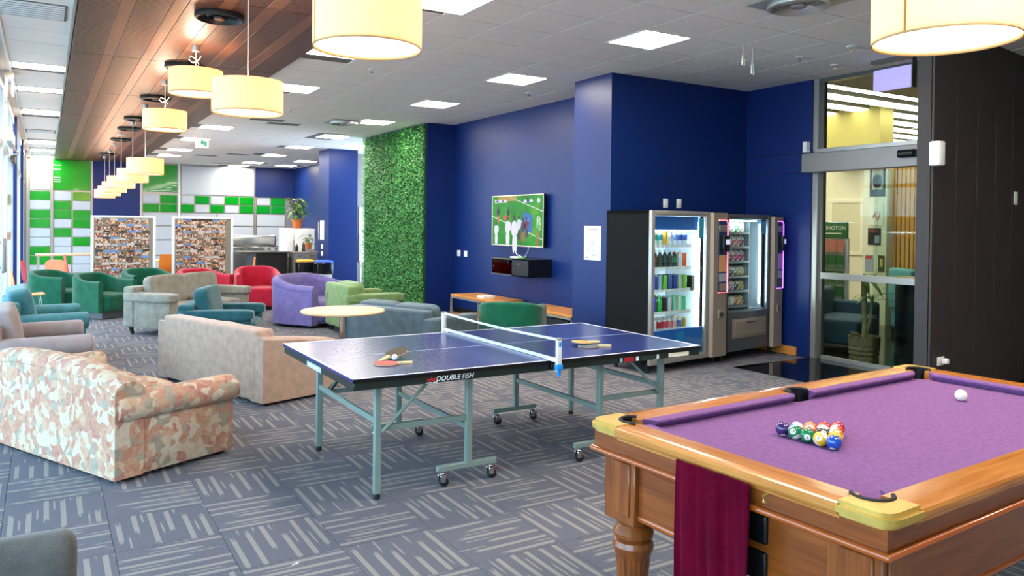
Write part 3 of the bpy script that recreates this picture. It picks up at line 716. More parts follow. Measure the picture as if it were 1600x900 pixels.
# slot vents, sprinklers and small devices on the ceiling
for k, (x, y) in enumerate(((3.5, 14.6), (3.9, 15.0), (4.6, 22.5), (3.9, 23.5), (4.9, 26.3))):
    e = empty('slot_vent', (x, y, H), 0, 'dark rectangular slot vent in tile ceiling, %s' % ['behind second drum lamp', 'beside its twin behind the drum lamp', 'among the far lights', 'before the far white panels', 'by the far blue corner'][k], 'vent', 'ceiling slot vents')
    ob('frame', MB().box((-.3, -.12, -.008), (.3, .12, .002), .003), M['tbar'], e); ob('slot', MB().box((-.27, -.09, -.011), (.27, -.02, -.007)).box((-.27, .02, -.011), (.27, .09, -.007)), M['alud'], e)
def sprinkler(x, y, k, lab):
    e = empty('sprinkler', (x, y, H), 0, lab, 'sprinkler', 'ceiling sprinklers')
    ob('rose', MB().lathe([(0, -.01), (.045, -.01), (.05, 0), (0, 0)], seg=16), M['white'], e); ob('head', MB().cyl((0, 0, -.04), (0, 0, -.008), .01, 8).cyl((0, 0, -.045), (0, 0, -.04), .02, 12), M['chrome'], e)
for k, (x, y, lb) in enumerate(((7.15, 5.08, 'round white ceiling sensor nearest the exit sign'), (7.14, 5.71, 'small ceiling sprinkler above the vending machines'), (7.8, 5.75, 'small ceiling sprinkler close to the blue nook end wall'), (3.42, 9.03, 'small ceiling sprinkler under big drum lamp, right of it'),
    (3.5, 13.0, 'small ceiling sprinkler beside the third drum lamp'), (5.91, 9.37, 'small ceiling sprinkler near the blue pillar top'), (5.0, 3.9, 'ceiling sprinkler beside the grey air diffuser'))): sprinkler(x, y, k, lb)
for k, (x, y, dz) in enumerate(((6.37, 5.7, .2), (6.25, 5.72, .12))):
    o = ob('hanging_wires', MB().tube([(0, 0, 0), (.01, 0, -dz*.5), (-.005, .005, -dz)], .003, 6).tube([(.02, 0, 0), (.015, .01, -dz*.6), (.03, 0, -dz*1.1)], .003, 6).cyl((0, 0, -dz-.07), (0, 0, -dz), .008, 8).cyl((.03, 0, -dz*1.1-.06), (.03, 0, -dz*1.1), .006, 8), M['paperw'], loc=(x, y, H))
    tag(o, ['longer bunch of loose wires dangling from tile ceiling', 'shorter bunch of loose wires dangling from tile ceiling'][k], 'wires')
e = empty('exit_sign', (-.4, 11.85, H), 0, 'small lit exit sign hanging over the window aisle at left edge', 'sign')
ob('light_box', MB().box((-.05, -.14, -.3), (-.03, .14, -.1), .004).box((.02, -.14, -.3), (.04, .14, -.1), .004), emis('sign_glow', '#c9c6ff', 1.1), e); ob('bracket', MB().box((-.06, -.15, -.1), (.05, .15, 0)), M['alu'], e)
e = empty('exit_sign', (2.82, 17.4, H), 0, 'tiny green and white running exit sign by far ceiling lights', 'sign')
ob('board', MB().box((-.13, -.01, -.33), (.13, .01, -.15), .004), emis('sign_white', '#dff5ee', .9), e); ob('figure', MB().puff((0, -.014, -.22), (.06, .006, .1), 2.5).box((.03, -.016, -.3), (.1, -.011, -.19)), plain('sign_green', '#0b8f6a', .5), e)
ob('rod', MB().cyl((0, 0, -.15), (0, 0, 0), .01, 8), M['white'], e)

# ================================================================== green wall of artificial foliage
e = empty('green_wall', (6.1, 14.83, 0), 0, 'floor to ceiling wall panel of dense artificial green grass leaves', 'green wall')
ob('backing', MB().box((-.03, -1.6, 0), (0, 1.6, 3.53)), plain('foliage_backing', '#123d12', .9), e)
bm = bmesh.new(); R = random.Random(5)
rl = bm.faces.layers.float.new('rnd')
for k in range(26000):
    y = R.uniform(-1.61, 1.61); z = R.uniform(.0, 3.53); x = -.03-R.uniform(0, .05)
    a = R.uniform(0, 2*PI); L = R.uniform(.03, .065); w = R.uniform(.006, .013)
    d = Vector((-R.uniform(.15, .9), math.cos(a), math.sin(a))).normalized(); sd = d.cross(Vector((-1, .2*R.random(), .3))).normalized()*w
    p = Vector((x, y, z)); vs = [bm.verts.new(q) for q in (p-sd*.5, p+d*L*.5-sd, p+d*L, p+d*L*.5+sd)]
    f = bm.faces.new(vs); f[rl] = R.random()
me = bpy.data.meshes.new('foliage'); bm.to_mesh(me); bm.free()
m, nt, b = newmat('grass_leaves'); at = nd(nt, 'ShaderNodeAttribute', attribute_name='rnd'); co = objco(nt); n = nd(nt, 'ShaderNodeTexNoise', i_Scale=2.2, i_Detail=3); nt.links.new(co, n.inputs[0])
fac = mth(nt, 'ADD', mth(nt, 'MULTIPLY', at.outputs['Fac'], .5), mth(nt, 'MULTIPLY', n.outputs[0], .5))
nt.links.new(ramp(nt, fac, [(.2, '#17611c'), (.5, '#2f8a33'), (.8, '#6db857')]), b.inputs['Base Color']); b.inputs['Roughness'].default_value = .45
me.materials.append(m); inst('foliage', me, e)['kind'] = 'stuff'
# whiteboard on grey wall beyond
e = empty('whiteboard', (7.52, 20.2, 0), 0, 'tall white notice board on grey wall left of green wall', 'board')
ob('surface', MB().box((-.2, -.03, .62), (.5, 0, 2.08), .004), M['white'], e); ob('frame', MB().box((-.22, -.035, .6), (.5, -.001, .64)).box((-.22, -.035, 2.06), (.5, -.001, 2.1)).box((-.22, -.035, .64), (-.19, -.001, 2.06)), M['alu'], e)
tag(ob('white_pole', MB().cyl((7.33, 20.1, 0), (7.33, 20.1, 1.38), .018, 10), M['white']), 'thin white pole standing against the grey wall', 'pole')

# ================================================================== television wall
TX = 6.67
e = empty('television', (TX-.09, 0, 0), 0, 'wall mounted television with pale frame showing a football match', 'television')
sc = 1.036
ty0, ty1, tz0, tz1 = 9.62*sc, 11.17*sc, 1.31, 2.15
ob('body', MB().box((.0, ty0, tz0), (.05, ty1, tz1), .006), M['black'], e)
mb = MB(); f = .018
for lo, hi in (((-.006, ty0, tz0), (.002, ty1, tz0+f)), ((-.006, ty0, tz1-f), (.002, ty1, tz1)), ((-.006, ty0, tz0+f), (.002, ty0+f, tz1-f)), ((-.006, ty1-f, tz0+f), (.002, ty1, tz1-f))): mb.box(lo, hi)
ob('frame', mb, plain('tv_frame', '#c9c4a8', .4), e)
ob('wall_bracket', MB().box((.05, (ty0+ty1)/2-.2, 1.6), (.09, (ty0+ty1)/2+.2, 1.9)), M['blackm'], e)
m, nt, b = newmat('pitch_picture'); co = objco(nt); n = nd(nt, 'ShaderNodeTexNoise', i_Scale=2.5, i_Detail=3); nt.links.new(co, n.inputs[0])
cl = ramp(nt, n.outputs[0], [(.35, '#1c8a20'), (.6, '#36b22c'), (.75, '#79bb33')]); nt.links.new(cl, b.inputs['Emission Color']); b.inputs['Emission Strength'].default_value = .62; b.inputs['Base Color'].default_value = (.01, .02, .01, 1); b.inputs['Roughness'].default_value = .5; b.inputs['Specular IOR Level'].default_value = .2
scn = ob('screen', MB().box((-.002, ty0+f, tz0+f), (.001, ty1-f, tz1-f)), m, e)
def scr(u0, v0, u1, v1, col, k, poly=None, s=.72): # flat shapes of the screen picture, u from viewer's left
    nm_ = 'screen_'+col.strip('#'); mt = MATS.get(nm_) or emis(nm_, col, s, '#050505')
    w_, h_ = ty1-ty0-2*f, tz1-tz0-2*f
    P = poly or [(u0, v0), (u1, v0), (u1, v1), (u0, v1)]
    P = [(ty1-f-u*w_, tz0+f+v*h_) for u, v in P]
    return ob('screen_picture', MB().prism(P, -.0022-.0002*k, -.0018-.0002*k, axis='x'), mt, scn, smooth=False)
scr(.12, .9, .5, 1, '#b99a2e', 1)
scr(.05, .87, .3, .93, '#e6e6ee', 2); scr(.08, .88, .13, .92, '#3a3f9a', 3); scr(.2, .88, .24, .92, '#a03a6a', 3)
scr(0, 0, 0, 0, '#e8f4e8', 1, [(.37, .97), (1, .67), (1, .685), (.37, .985)]); scr(0, 0, 0, 0, '#e8f4e8', 1, [(0, .58), (.3, .44), (.3, .455), (0, .6)]); scr(0, 0, 0, 0, '#e8f4e8', 1, [(.68, .28), (1, .12), (1, .135), (.68, .295)])
scr(0, 0, 0, 0, '#1f6fc4', 1, [(.62, .3), (.8, .26), (.81, .6), (.64, .68)]); scr(0, 0, 0, 0, '#8fd0f0', 2, [(.7, .4), (.75, .4), (.73, .56)])
scr(.63, .86, .8, .9, '#24407a', 2); scr(0, 0, 0, 0, '#eef2ff', 3, [(.63, .86), (.71, .86), (.67, .93)]); scr(0, 0, 0, 0, '#eef2ff', 3, [(.74, .87), (.82, .87), (.79, .94)])
scr(.87, .3, .97, .55, '#7fbf60', 2); text('R', .2, MATS['screen_e8f4e8'], scn, (-.0035, ty0+.13, 1.72), (PI/2, 0, -PI/2)); scr(0, 0, 0, 0, '#d8f0e8', 2, [(.89, .86), (.92, .84), (.95, .87), (.95, .92), (.92, .95), (.89, .92)])
def man(u, v, s, shirt, shorts, k):
    def el(cx_, cy_, rx, ry, c, kk): scr(0, 0, 0, 0, c, kk, [(cx_+rx*math.cos(a*PI/5), cy_+ry*math.sin(a*PI/5)) for a in range(10)])
    el(u-.01*s, v-.24*s, .02*s, .16*s, shorts, k); el(u+.025*s, v-.24*s, .02*s, .16*s, shorts, k)
    el(u, v, .05*s, .14*s, shirt, k+1); el(u+.05*s, v+.02*s, .02*s, .1*s, shirt, k+1); el(u, v+.18*s, .022*s, .05*s, '#3a2a22', k+1)
man(.12, .68, .6, '#2a2a30', '#c87a2a', 4); man(.33, .66, .55, '#22242c', '#c8772a', 4); man(.32, .36, 1, '#f0f0ff', '#f4f4ff', 6); man(.46, .33, 1.25, '#f0f0ff', '#f4f4ff', 7); man(.08, .3, .8, '#f0f0ff', '#f4f4ff', 6)
man(.55, .42, .8, '#e6e6f4', '#3a2a3a', 8); man(.63, .38, .8, '#3b3350', '#b5582a', 9); man(.7, .42, .7, '#7a3040', '#40304a', 9); man(.9, .22, .6, '#9a8a40', '#a86030', 4); scr(0, 0, 0, 0, '#e0501e', 5, [(.23, .52), (.32, .51), (.33, .58), (.29, .62), (.23, .59)])
o = ob('television_cables', MB().tube([(TX-.06, 10.9, 1.34), (TX-.07, 10.85, 1.24), (TX-.12, 10.7, 1.18), (TX-.15, 10.5, 1.15)], .006).tube([(TX-.05, 10.45, 1.34), (TX-.06, 10.45, 1.25), (TX-.1, 10.48, 1.15)], .006), M['paperw']); tag(o, 'thin white cables hanging between television and cabinet', 'cable')
# wall cabinet with console
e = empty('wall_cabinet', (TX, 0, 0), 0, 'black wall cabinet with glazed end below the television', 'cabinet')
bx0, bx1, by0, by1, bz0, bz1 = -.42, 0, 9.86, 11.0, .86, 1.13
ob('body', MB().box((bx0, by0, bz0), (bx1, by1-.02, bz0+.015)).box((bx0, by0, bz1-.015), (bx1, by1-.02, bz1)).box((bx0, by0, bz0), (bx1, by0+.015, bz1)).box((-.02, by0, bz0), (0, by1-.02, bz1)).box((bx0, by1-.035, bz0), (bx1, by1-.02, bz1)).box((bx0, by0, bz0), (bx0+.015, 10.35, bz1)), M['black'], e)
ob('glass_door', MB().box((bx0-.006, 10.37, bz0+.02), (bx0, by1-.03, bz1-.02)), glass('smoked_glass', '#6a6a70', .08), e)
ob('door_frame', MB().box((bx0-.01, 10.35, bz0), (bx0+.005, by1-.01, bz0+.02)).box((bx0-.01, 10.35, bz1-.02), (bx0+.005, by1-.01, bz1)), M['alud'], e); ob('lock', MB().cyl((bx0-.012, 10.15, 1.05), (bx0, 10.15, 1.05), .014, 12).cyl((bx0-.012, 10.9, .99), (bx0, 10.9, .99), .014, 12), M['chrome'], e)
o = ob('console', MB().box((TX-.35, 10.45, .9), (TX-.1, 10.85, .97), .006).box((TX-.353, 10.45, .985), (TX-.1, 10.8, 1.05), .006), [plain('console_maroon', '#3a1620', .4)]); tag(o, 'dark maroon box stacked inside the glazed wall cabinet', 'console')
o = ob('remote_box', MB().box((TX-.3, 10.4, 1.13), (TX-.16, 10.62, 1.155), .005), M['white']); tag(o, 'small white box lying on top of wall cabinet', 'box')
o = ob('green_gadget', MB().box((TX-.3, 10.22, 1.13), (TX-.24, 10.32, 1.15), .01, 2), plain('gadget_green', '#3fae3a', .5)); tag(o, 'tiny green gadget on top of wall cabinet', 'gadget')
def plate(name, lo, hi, label, n=1, ax='x', cat='socket'):
    o = ob(name, MB().box(lo, hi, .004, 2), M['white']); c = [(lo[i]+hi[i])/2 for i in range(3)]
    if ax == 'x': ob('switch', MB().box((lo[0]-.004, c[1]-.012, c[2]-.018), (lo[0], c[1]+.012, c[2]+.018), .002), M['paperw'], o)
    else: ob('switch', MB().box((c[0]-.012, lo[1]-.004, c[2]-.018), (c[0]+.012, lo[1], c[2]+.018), .002), M['paperw'], o)
    return tag(o, label, cat)
plate('wall_socket', (TX-.012, 12.92, 1.06), (TX, 13.04, 1.17), 'left white socket on blue wall beside green wall')
plate('wall_socket', (TX-.012, 12.64, 1.06), (TX, 12.76, 1.17), 'right white socket on blue wall beside green wall')
plate('wall_switch', (6.83, 7.538, 1.9), (6.91, 7.55, 2.02), 'left white switch above the drinks vending machine', ax='y', cat='switch')
plate('wall_switch', (7.06, 7.538, 1.9), (7.14, 7.55, 2.02), 'right white switch above the drinks vending machine', ax='y', cat='switch')
o = tag(ob('notice_poster', MB().box((5.966, 7.73, 1.22), (5.97, 8.08, 1.655)), M['paperw']), 'white printed notice taped on the blue pillar', 'poster')
mb = MB(); Rp = random.Random(2)
for k in range(2): mb.box((5.9645, 7.8+.02*k, 1.61-.022*k), (5.966, 8.01-.02*k, 1.622-.022*k))
for k in range(19): mb.box((5.9645, 7.9-Rp.uniform(.0, .13), 1.565-.017*k), (5.966, 8.04, 1.569-.017*k))
mb.box((5.9645, 7.76, 1.25), (5.966, 7.9, 1.252)).box((5.9645, 7.76, 1.45), (5.966, 7.9, 1.452)).box((5.9645, 7.9, 1.25), (5.966, 7.902, 1.45)).box((5.9645, 7.99, 1.24), (5.966, 8.04, 1.26))
ob('print', mb, plain('print_grey', '#8f8c8a', .8), o)
w = Vector((math.cos(math.radians(8)), math.sin(math.radians(8))))
def onplank(s, z, name, dims, label, cat):
    o = ob(name, MB().box((0, -.014, 0), (dims[0], -.004, dims[1]), .003), M['white'], loc=(6.87+w.x*s, 4.03+w.y*s, z), rot=(0, 0, math.radians(8))); ob('switch', MB().box((dims[0]*.3, -.018, dims[1]*.3), (dims[0]*.7, -.013, dims[1]*.7), .002), M['paperw'], o); return tag(o, label, cat)
onplank(.15, .4, 'wall_socket', (.14, .08), 'white double socket low on dark plank wall behind the pool table', 'socket')
onplank(2.0, 1.93, 'wall_switch', (.09, .14), 'white switch plate on the dark plank wall at right edge', 'switch')
o = ob('plug', MB().box((7.14, 4.0, .42), (7.19, 4.05, .47), .008), M['white'], loc=(-.06, -.01, 0)); tag(o, 'white plug sitting in the low plank wall socket', 'plug')
# benches under the television
def bench(name, y0, y1, label, shelf, x0=6.03, x1=6.6, h=.45):
    e = empty(name, ((x0+x1)/2, (y0+y1)/2, 0), 0, label, 'bench', 'timber benches below the television'); a, b = (x1-x0)/2, (y1-y0)/2
    ob('top', MB().box((-a, -b, h-.035), (a, b, h), .005), M['orangewood'], e)
    for sx in (-1, 1):
        for sy in (-1, 1): ob('leg', MB().box((sx*a-.03*(sx > 0), sy*b-.03*(sy > 0), 0), (sx*a+.03*(sx < 0), sy*b+.03*(sy < 0), h-.035)), M['alu'], e)
    ob('rail', MB().box((-a, -b, h-.065), (-a+.025, b, h-.035)).box((a-.025, -b, h-.065), (a, b, h-.035)), M['alu'], e)
    if shelf: ob('shelf', MB().box((-a+.01, -b+.01, .08), (a-.01, b-.01, .11), .004), M['orangewood'], e)
    return e
bench('timber_bench', 10.55, 12.05, 'orange timber bench on metal legs with lower shelf, left under television', 1)
bench('timber_bench', 8.42, 9.9, 'orange timber bench end on metal legs beside the blue pillar', 0)
e = tag(ob('paper_stack', MB().box((6.1, 11.0, .45), (6.32, 11.2, .47), .004).box((6.11, 11.01, .47), (6.33, 11.22, .49), .004), M['paperw']), 'small stack of white papers on the left bench', 'papers')
for k in range(2): tag(ob('storage_box', MB().box((6.1, 8.6+.65*k, 0), (6.5, 9.15+.65*k, .36), .01), plain('dark_box%d' % k, '#11131c', .6)), ['dark box under right bench, nearer the pillar', 'dark box under right bench, away from the pillar'][k], 'box')
# door operator, push bar and stickers on the window wall
e = empty('door_closer', (-.5, 14.2, 0), 0, 'white door operator box with arm at top of the left window wall', 'door closer')
ob('box', MB().box((.0, -1.0, 2.78), (.08, .4, 2.98), .01), M['white'], e); ob('arm', MB().tube([(.04, -.2, 2.78), (.12, .5, 2.72), (.04, 1.2, 2.74)], .014), M['alu'], e); ob('bracket', MB().box((0, 1.0, 2.6), (.06, 1.6, 2.72), .01), M['alud'], e)
e = bpy.data.objects['window_1']; ob('door_grip', MB().box((-.51, 12.2, .95), (-.45, 12.3, 1.42), .02, 3).box((-.55, 12.22, 1.0), (-.51, 12.28, 1.04)).box((-.55, 12.22, 1.33), (-.51, 12.28, 1.37)), M['alu'], e)
for nm_, y, z, s_, c_, lb in (('red_sticker', 15.3, 1.32, .09, '#d81e2c', 'red square sticker on the left window'), ('green_sticker', 15.3, 1.9, .12, '#2fae57', 'green sticker on the left window'), ('white_notice', 18.3, 2.32, .14, '#e8e2e4', 'small white notice box high on window post')):
    tag(ob(nm_, MB().box((-.55, y, z), (-.545, y+s_*1.8, z+s_*1.5)), plain(nm_, c_, .6)), lb, 'sticker')

# ================================================================== SEATING
F = {}
F['s_grey'] = fabric('grey_loveseat_cloth', '#7c786e', '#9a9689'); F['s_beige'] = fabric('beige_cloth', '#a68b7a', '#bea08d', patch=14); F['s_dteal'] = fabric('dark_teal_cloth', '#194850', '#2c626b')
F['s_teal'] = fabric('teal_cloth', '#35707a', '#4f8b94'); F['s_lav'] = fabric('taupe_cloth', '#8c7f80', '#a29390'); F['s_lavseat'] = fabric('lavender_cloth', '#9a9db8', '#b0b3ca')
F['s_purple'] = fabric('purple_cloth', '#62578f', '#776da6'); F['s_olive'] = fabric('olive_cloth', '#66814c', '#7f9a61'); F['s_slate'] = fabric('slate_cloth', '#41535c', '#56686f')
F['green'] = fabric('green_cloth', '#024833', '#065f43'); F['red'] = fabric('red_cloth', '#a8132c', '#c0203c'); F['char'] = fabric('charcoal_mesh', '#4c4a48', '#6d6a68', 900)
F['foot'] = plain('dark_wood_foot', '#2c211a', .5); F['plinth'] = plain('steel_plinth', '#77797b', .4, .5)
def floral():
    m, nt, b = newmat('floral_cloth'); co = objco(nt)
    n0 = nd(nt, 'ShaderNodeTexNoise', i_Scale=7, i_Detail=2); nt.links.new(co, n0.inputs[0])
    wp = nd(nt, 'ShaderNodeVectorMath', operation='MULTIPLY_ADD'); nt.links.new(n0.outputs['Color'], wp.inputs[0]); wp.inputs[1].default_value = (.12, .12, .12); nt.links.new(co, wp.inputs[2])
    v = nd(nt, 'ShaderNodeTexVoronoi', i_Scale=19); nt.links.new(wp.outputs[0], v.inputs[0])
    sp = nd(nt, 'ShaderNodeSeparateColor'); nt.links.new(v.outputs['Color'], sp.inputs[0])
    c = ramp(nt, sp.outputs[0], [(0, '#b9826a'), (.2, '#c6b096'), (.38, '#ac6658'), (.5, '#bd9174'), (.62, '#8f8a7a'), (.74, '#c9bca8'), (.86, '#af745a'), (1, '#868079')], 'CONSTANT')
    n = nd(nt, 'ShaderNodeTexNoise', i_Scale=26, i_Detail=4); nt.links.new(wp.outputs[0], n.inputs[0])
    c2 = ramp(nt, n.outputs[0], [(.3, '#935f4c'), (.48, '#bda68b'), (.6, '#c4b6a2'), (.72, '#a26b58')])
    mx = nd(nt, 'ShaderNodeMix', data_type='RGBA'); mx.inputs[0].default_value = .3; nt.links.new(c, mx.inputs[6]); nt.links.new(c2, mx.inputs[7]); nt.links.new(mx.outputs[2], b.inputs['Base Color'])
    b.inputs['Roughness'].default_value = .85; f = nd(nt, 'ShaderNodeTexNoise', i_Scale=220); nt.links.new(co, f.inputs[0]); bump(nt, b, f.outputs[0], .2, .003); return m
F['floral'] = floral()

def sofa(name, c, f, w, d, h, ha, hs, aw, bt, mat, label, cat='sofa', arm='box', ncush=2, backc=True, legh=.03, seatmat=None, backmat=None, camel=0, tuft=False, tilt=0, cushh=None, backw=None, group=None, footmat=None):
    """front faces local +y; c is the centre of its footprint"""
    e = empty(name, (c[0], c[1], 0), rz_from(f), label, cat, group)
    z0 = legh; iw = w/2-aw; sm_ = seatmat or mat
    ob('base', MB().box((-iw-.01, -d/2+.02, z0), (iw+.01, d/2-.03, hs-.12), .02, 2), mat, e)
    bw = backw if backw is not None else w/2
    # backrest
    mb = MB()
    if camel:
        pts = []; N = 24
        for i in range(N+1):
            t = -1+2*i/N; x = t*bw; zz = h-camel*abs(t)**3
            pts.append((x, zz))
        rings = []
        for x, zz in pts:
            sec = [(-d/2, z0), (-d/2, zz-.07)]
            for k in range(7): a = PI-k*PI/6; sec.append((-d/2+bt*.5+bt*.5*math.cos(a), zz-.07+.07*math.sin(a)))
            sec += [(-d/2+bt, zz-.12), (-d/2+bt*.95, z0)]
            rings.append([(x, y, z) for y, z in sec])
        mb.loft(rings)
        ob('backrest', mb, mat, e, sharp=50)
        ob('piping', MB().tube([(x*.985, -d/2-.003, zz-.085) for x, zz in pts], .005, 6), sm_ if backmat is None else backmat, e)
    else:
        mb.box((-bw, -d/2, z0), (bw, -d/2+bt, h), .035, 3); ob('backrest', mb, mat, e)
    # arms
    for s in (-1, 1):
        x0, x1 = s*(w/2-aw), s*w/2; lo, hi = min(x0, x1), max(x0, x1); mb = MB()
        yb = -d/2+(.0 if backw is None else -.0); yf = d/2-.02
        if arm == 'box': mb.box((lo, yb+.002, z0), (hi, yf, ha), .03, 3)
        elif arm == 'pad':
            mb.box((lo+.015, yb+.01, z0), (hi-.015, yf-.01, ha-.06), .012, 2); mb.puff(((lo+hi)/2, (yb+yf)/2+.01, ha-.05), (aw+.05, yf-yb+.04, .13), 7, 8)
        elif arm == 'roll':
            mb.box((lo+.01, yb+.002, z0), (hi-.01, yf, ha-.1), .01, 2)
            r = .095; cx_ = (lo+hi)/2+s*.02; rings = []
            for yy, q in ((yb+.02, .9), (yb+.06, 1), (0, 1.0), (yf-.02, 1.03), (yf+.015, .98), (yf+.03, .8)):
                rings.append([(cx_+(aw*.5+.03)*q*math.cos(k*PI/10), yy, ha-r+r*q*math.sin(k*PI/10)) for k in range(20)])
            mb.loft(rings)
        elif arm == 'slope':
            ring = lambda yy, zt: [(lo, yy, z0), (hi, yy, z0), (hi, yy, zt-.02), (hi-.02, yy, zt), (lo+.02, yy, zt), (lo, yy, zt-.02)]
            mb.loft([ring(yb+.005, ha+.07), ring(yb+.25, ha+.05), ring(yf-.1, ha), ring(yf, ha-.015)])
        ob('arm', mb, mat, e, sharp=45)
    # cushions
    cw = 2*iw/ncush
    for k in range(ncush):
        x = -iw+cw*(k+.5)
        ob('seat_cushion', MB().puff((x, (bt-.02)/2+.01, hs-.06), (cw-.008, d-bt-.0, .17), 6, 9), sm_, e, sharp=180)
        if backc:
            ch = cushh or (h-hs+.06); tl = math.radians(-14)
            if tuft:
                def fn(v, ch=ch):
                    s_ = math.sin(v.x*34)*.012+math.cos(v.z*9)*.006
                    return Vector((v.x, v.y+(s_ if v.y > 0 else 0), v.z))
                mb = MB().puff((x, -d/2+bt+.02, hs+ch/2-.02), (cw+.12, .24, ch), 6, 16, rot=(math.radians(12), 0, 0), fn=fn)
            else: mb = MB().puff((x, -d/2+bt+.075, hs+ch/2-.01), (cw+.07/ncush, .19, ch), 6.5, 10, rot=(math.radians(10), 0, 0))
            ob('back_cushion', mb, backmat or sm_, e, sharp=180)
    fm = footmat or F['foot']
    for sx in (-1, 1):
        for sy in (-1, 1): ob('foot', MB().cyl((sx*(w/2-.09), sy*(d/2-.1), 0), (sx*(w/2-.07), sy*(d/2-.08), legh+.01), .022, 12, .035), fm, e)
    return e
def frm(corner, f, w, d, side): # rear corner -> centre, side=+1: corner is at local -x (viewer's left from behind ... )
    f = Vector(f).normalized(); r = Vector((f.y, -f.x)); c = Vector(corner); return c+f*d/2+r*side*w/2
fl = (.9, .436)
sofa('floral_sofa', frm((.37, 5.38), fl, 1.85, .9, -1), fl, 1.85, .9, .74, .56, .42, .17, .2, F['floral'], 'large floral patterned sofa with rolled arms in left foreground, its back to the windows', arm='roll', ncush=3, backc=False, camel=.1, backmat=F['floral'])
fb = (.943, .333)
sofa('beige_sofa', frm((1.66, 7.04), fb, 1.95, .82, -1), fb, 1.95, .82, .68, .55, .42, .2, .2, F['s_beige'], 'pinkish beige sofa seen from behind, left of the table tennis table', arm='slope', ncush=2, backc=False, backw=.86)
fg = Vector((.65, -.76)).normalized()
sofa('grey_loveseat', (1.93, 12.83), fg, 1.82, .86, .70, .60, .42, .2, .2, F['s_grey'], 'warm grey two seat sofa with padded arms and two loose back cushions', arm='pad', ncush=2, legh=.11, cushh=.44)
sofa('teal_armchair', (1.92, 10.2), (.925, -.38), .98, .86, .66, .58, .42, .15, .18, F['s_dteal'], 'dark teal armchair with slouching back cushion, in front of grey loveseat', 'armchair', arm='pad', ncush=1, cushh=.44)
sofa('teal_tufted_armchair', (-.02, 10.72), (.999, .05), 1.25, .82, .74, .60, .44, .18, .16, F['s_teal'], 'light teal armchair with tufted back at the left edge', 'armchair', arm='roll', ncush=1, tuft=True, cushh=.46)
sofa('taupe_armchair', (-.08, 8.78), (1, .03), 1.35, .86, .72, .60, .42, .17, .16, F['s_lav'], 'taupe armchair with lavender seat at left edge, behind the floral sofa', 'armchair', arm='roll', ncush=1, tuft=True, cushh=.44, seatmat=F['s_lavseat'], backmat=F['s_lav'])
fo = (1, .03)
sofa('olive_armchair', (4.2, 11.35), fo, 1.0, .9, .74, .6, .42, .16, .16, F['s_olive'], 'olive green armchair facing right, behind the round table', 'armchair', arm='pad', ncush=1, legh=.09, cushh=.36)
fs = Vector((.91, .41)).normalized()
sofa('slate_sofa', (3.82, 8.76), fs, 1.52, .86, .66, .58, .42, .17, .18, F['s_slate'], 'dark slate grey sofa seen from behind, right of the round table', arm='box', ncush=2, backw=.62, cushh=.30)

def tub(name, c, f, r, hb, hfr, mat, label, plinth=True, span=250, th=.1, group='tub armchairs', seath=.42, sq=3.0, rolled=False, fwd=.38, cat='armchair'):
    e = empty(name, (c[0], c[1], 0), rz_from(f), label, cat, group)
    z0 = .12 if plinth else .05
    # horseshoe path in plan: straight arms joined by a curved back
    path = []
    for i in range(29):
        t = -1+2*i/28; a = -PI/2+t*PI/2*1.0
        ca, sa = math.cos(a), math.sin(a)
        q = (abs(ca)**sq+abs(sa)**sq)**(-1/sq); path.append((r*q*ca, r*q*sa*.95, abs(t)))
    path = [(path[0][0], fwd, 1.25), (path[0][0], fwd*.5, 1.12)]+path+[(path[-1][0], fwd*.5, 1.12), (path[-1][0], fwd, 1.25)]
    rings = []; n = len(path)
    for i, (x, y, t) in enumerate(path):
        a = Vector(path[max(0, i-1)][:2]); b = Vector(path[min(n-1, i+1)][:2]); d = (b-a).normalized(); nrm = Vector((-d.y, d.x))
        u = max(0, min(1, (t-.25)/.9)); u = u*u*(3-2*u); hz = hb+(hfr-hb)*u; p = Vector((x, y))
        sec = []
        for k in range(9): a_ = k*PI/8; sec.append((p+nrm*(th/2)*math.cos(a_), hz-th*.4+th*.4*math.sin(a_)))
        sec += [(p-nrm*th/2, z0), (p+nrm*th/2*.98, z0)]
        rings.append([(q.x, q.y, z) for q, z in sec])
    ob('shell', MB().loft(rings), mat, e, sharp=50)
    if rolled:
        pts = [(x*1.02, y*1.02, hb+(hfr-hb)*(lambda u: u*u*(3-2*u))(max(0, min(1, (t-.25)/.9)))-.05) for x, y, t in path]
        ob('rolled_edge', MB().tube(pts, .075, 12), mat, e, sharp=60)
    iw = path[0][0]-th/2 if path[0][0] > 0 else -path[0][0]-th/2
    ob('seat', MB().puff((0, fwd/2-r*.25, (seath+z0)/2), (2*iw-.005, r*.95+fwd*.92, seath-z0), 9, 10), mat, e, sharp=180)
    if plinth: ob('plinth', MB().box((-r*.72, -r*.72, 0), (r*.72, fwd-.08, z0+.01), .01), F['plinth'], e)
    else: ob('foot', MB().box((-r*.8, -r*.8, 0), (r*.8, fwd-.05, z0+.01), .01), F['foot'], e)
    return e
tub('green_tub_chair', (.2, 16.1), (.8, -.6), .40, .76, .66, F['green'], 'leftmost dark green tub armchair by the window aisle')
tub('green_tub_chair', (.82, 15.0), (.62, -.78), .35, .76, .64, F['green'], 'dark green tub armchair on steel plinth, second from left before photo board')
tub('green_tub_chair', (1.66, 16.1), (.3, -.95), .38, .76, .66, F['green'], 'dark green tub armchair peeping over the grey loveseat')
tub('red_tub_chair', (2.55, 15.6), (.4, -.9), .37, .76, .66, F['red'], 'red tub armchair mostly hidden behind the grey loveseat')
tub('red_tub_chair', (3.5, 15.3), (-.1, -1), .37, .80, .68, F['red'], 'red tub armchair in front of dark kitchen island', plinth=False)
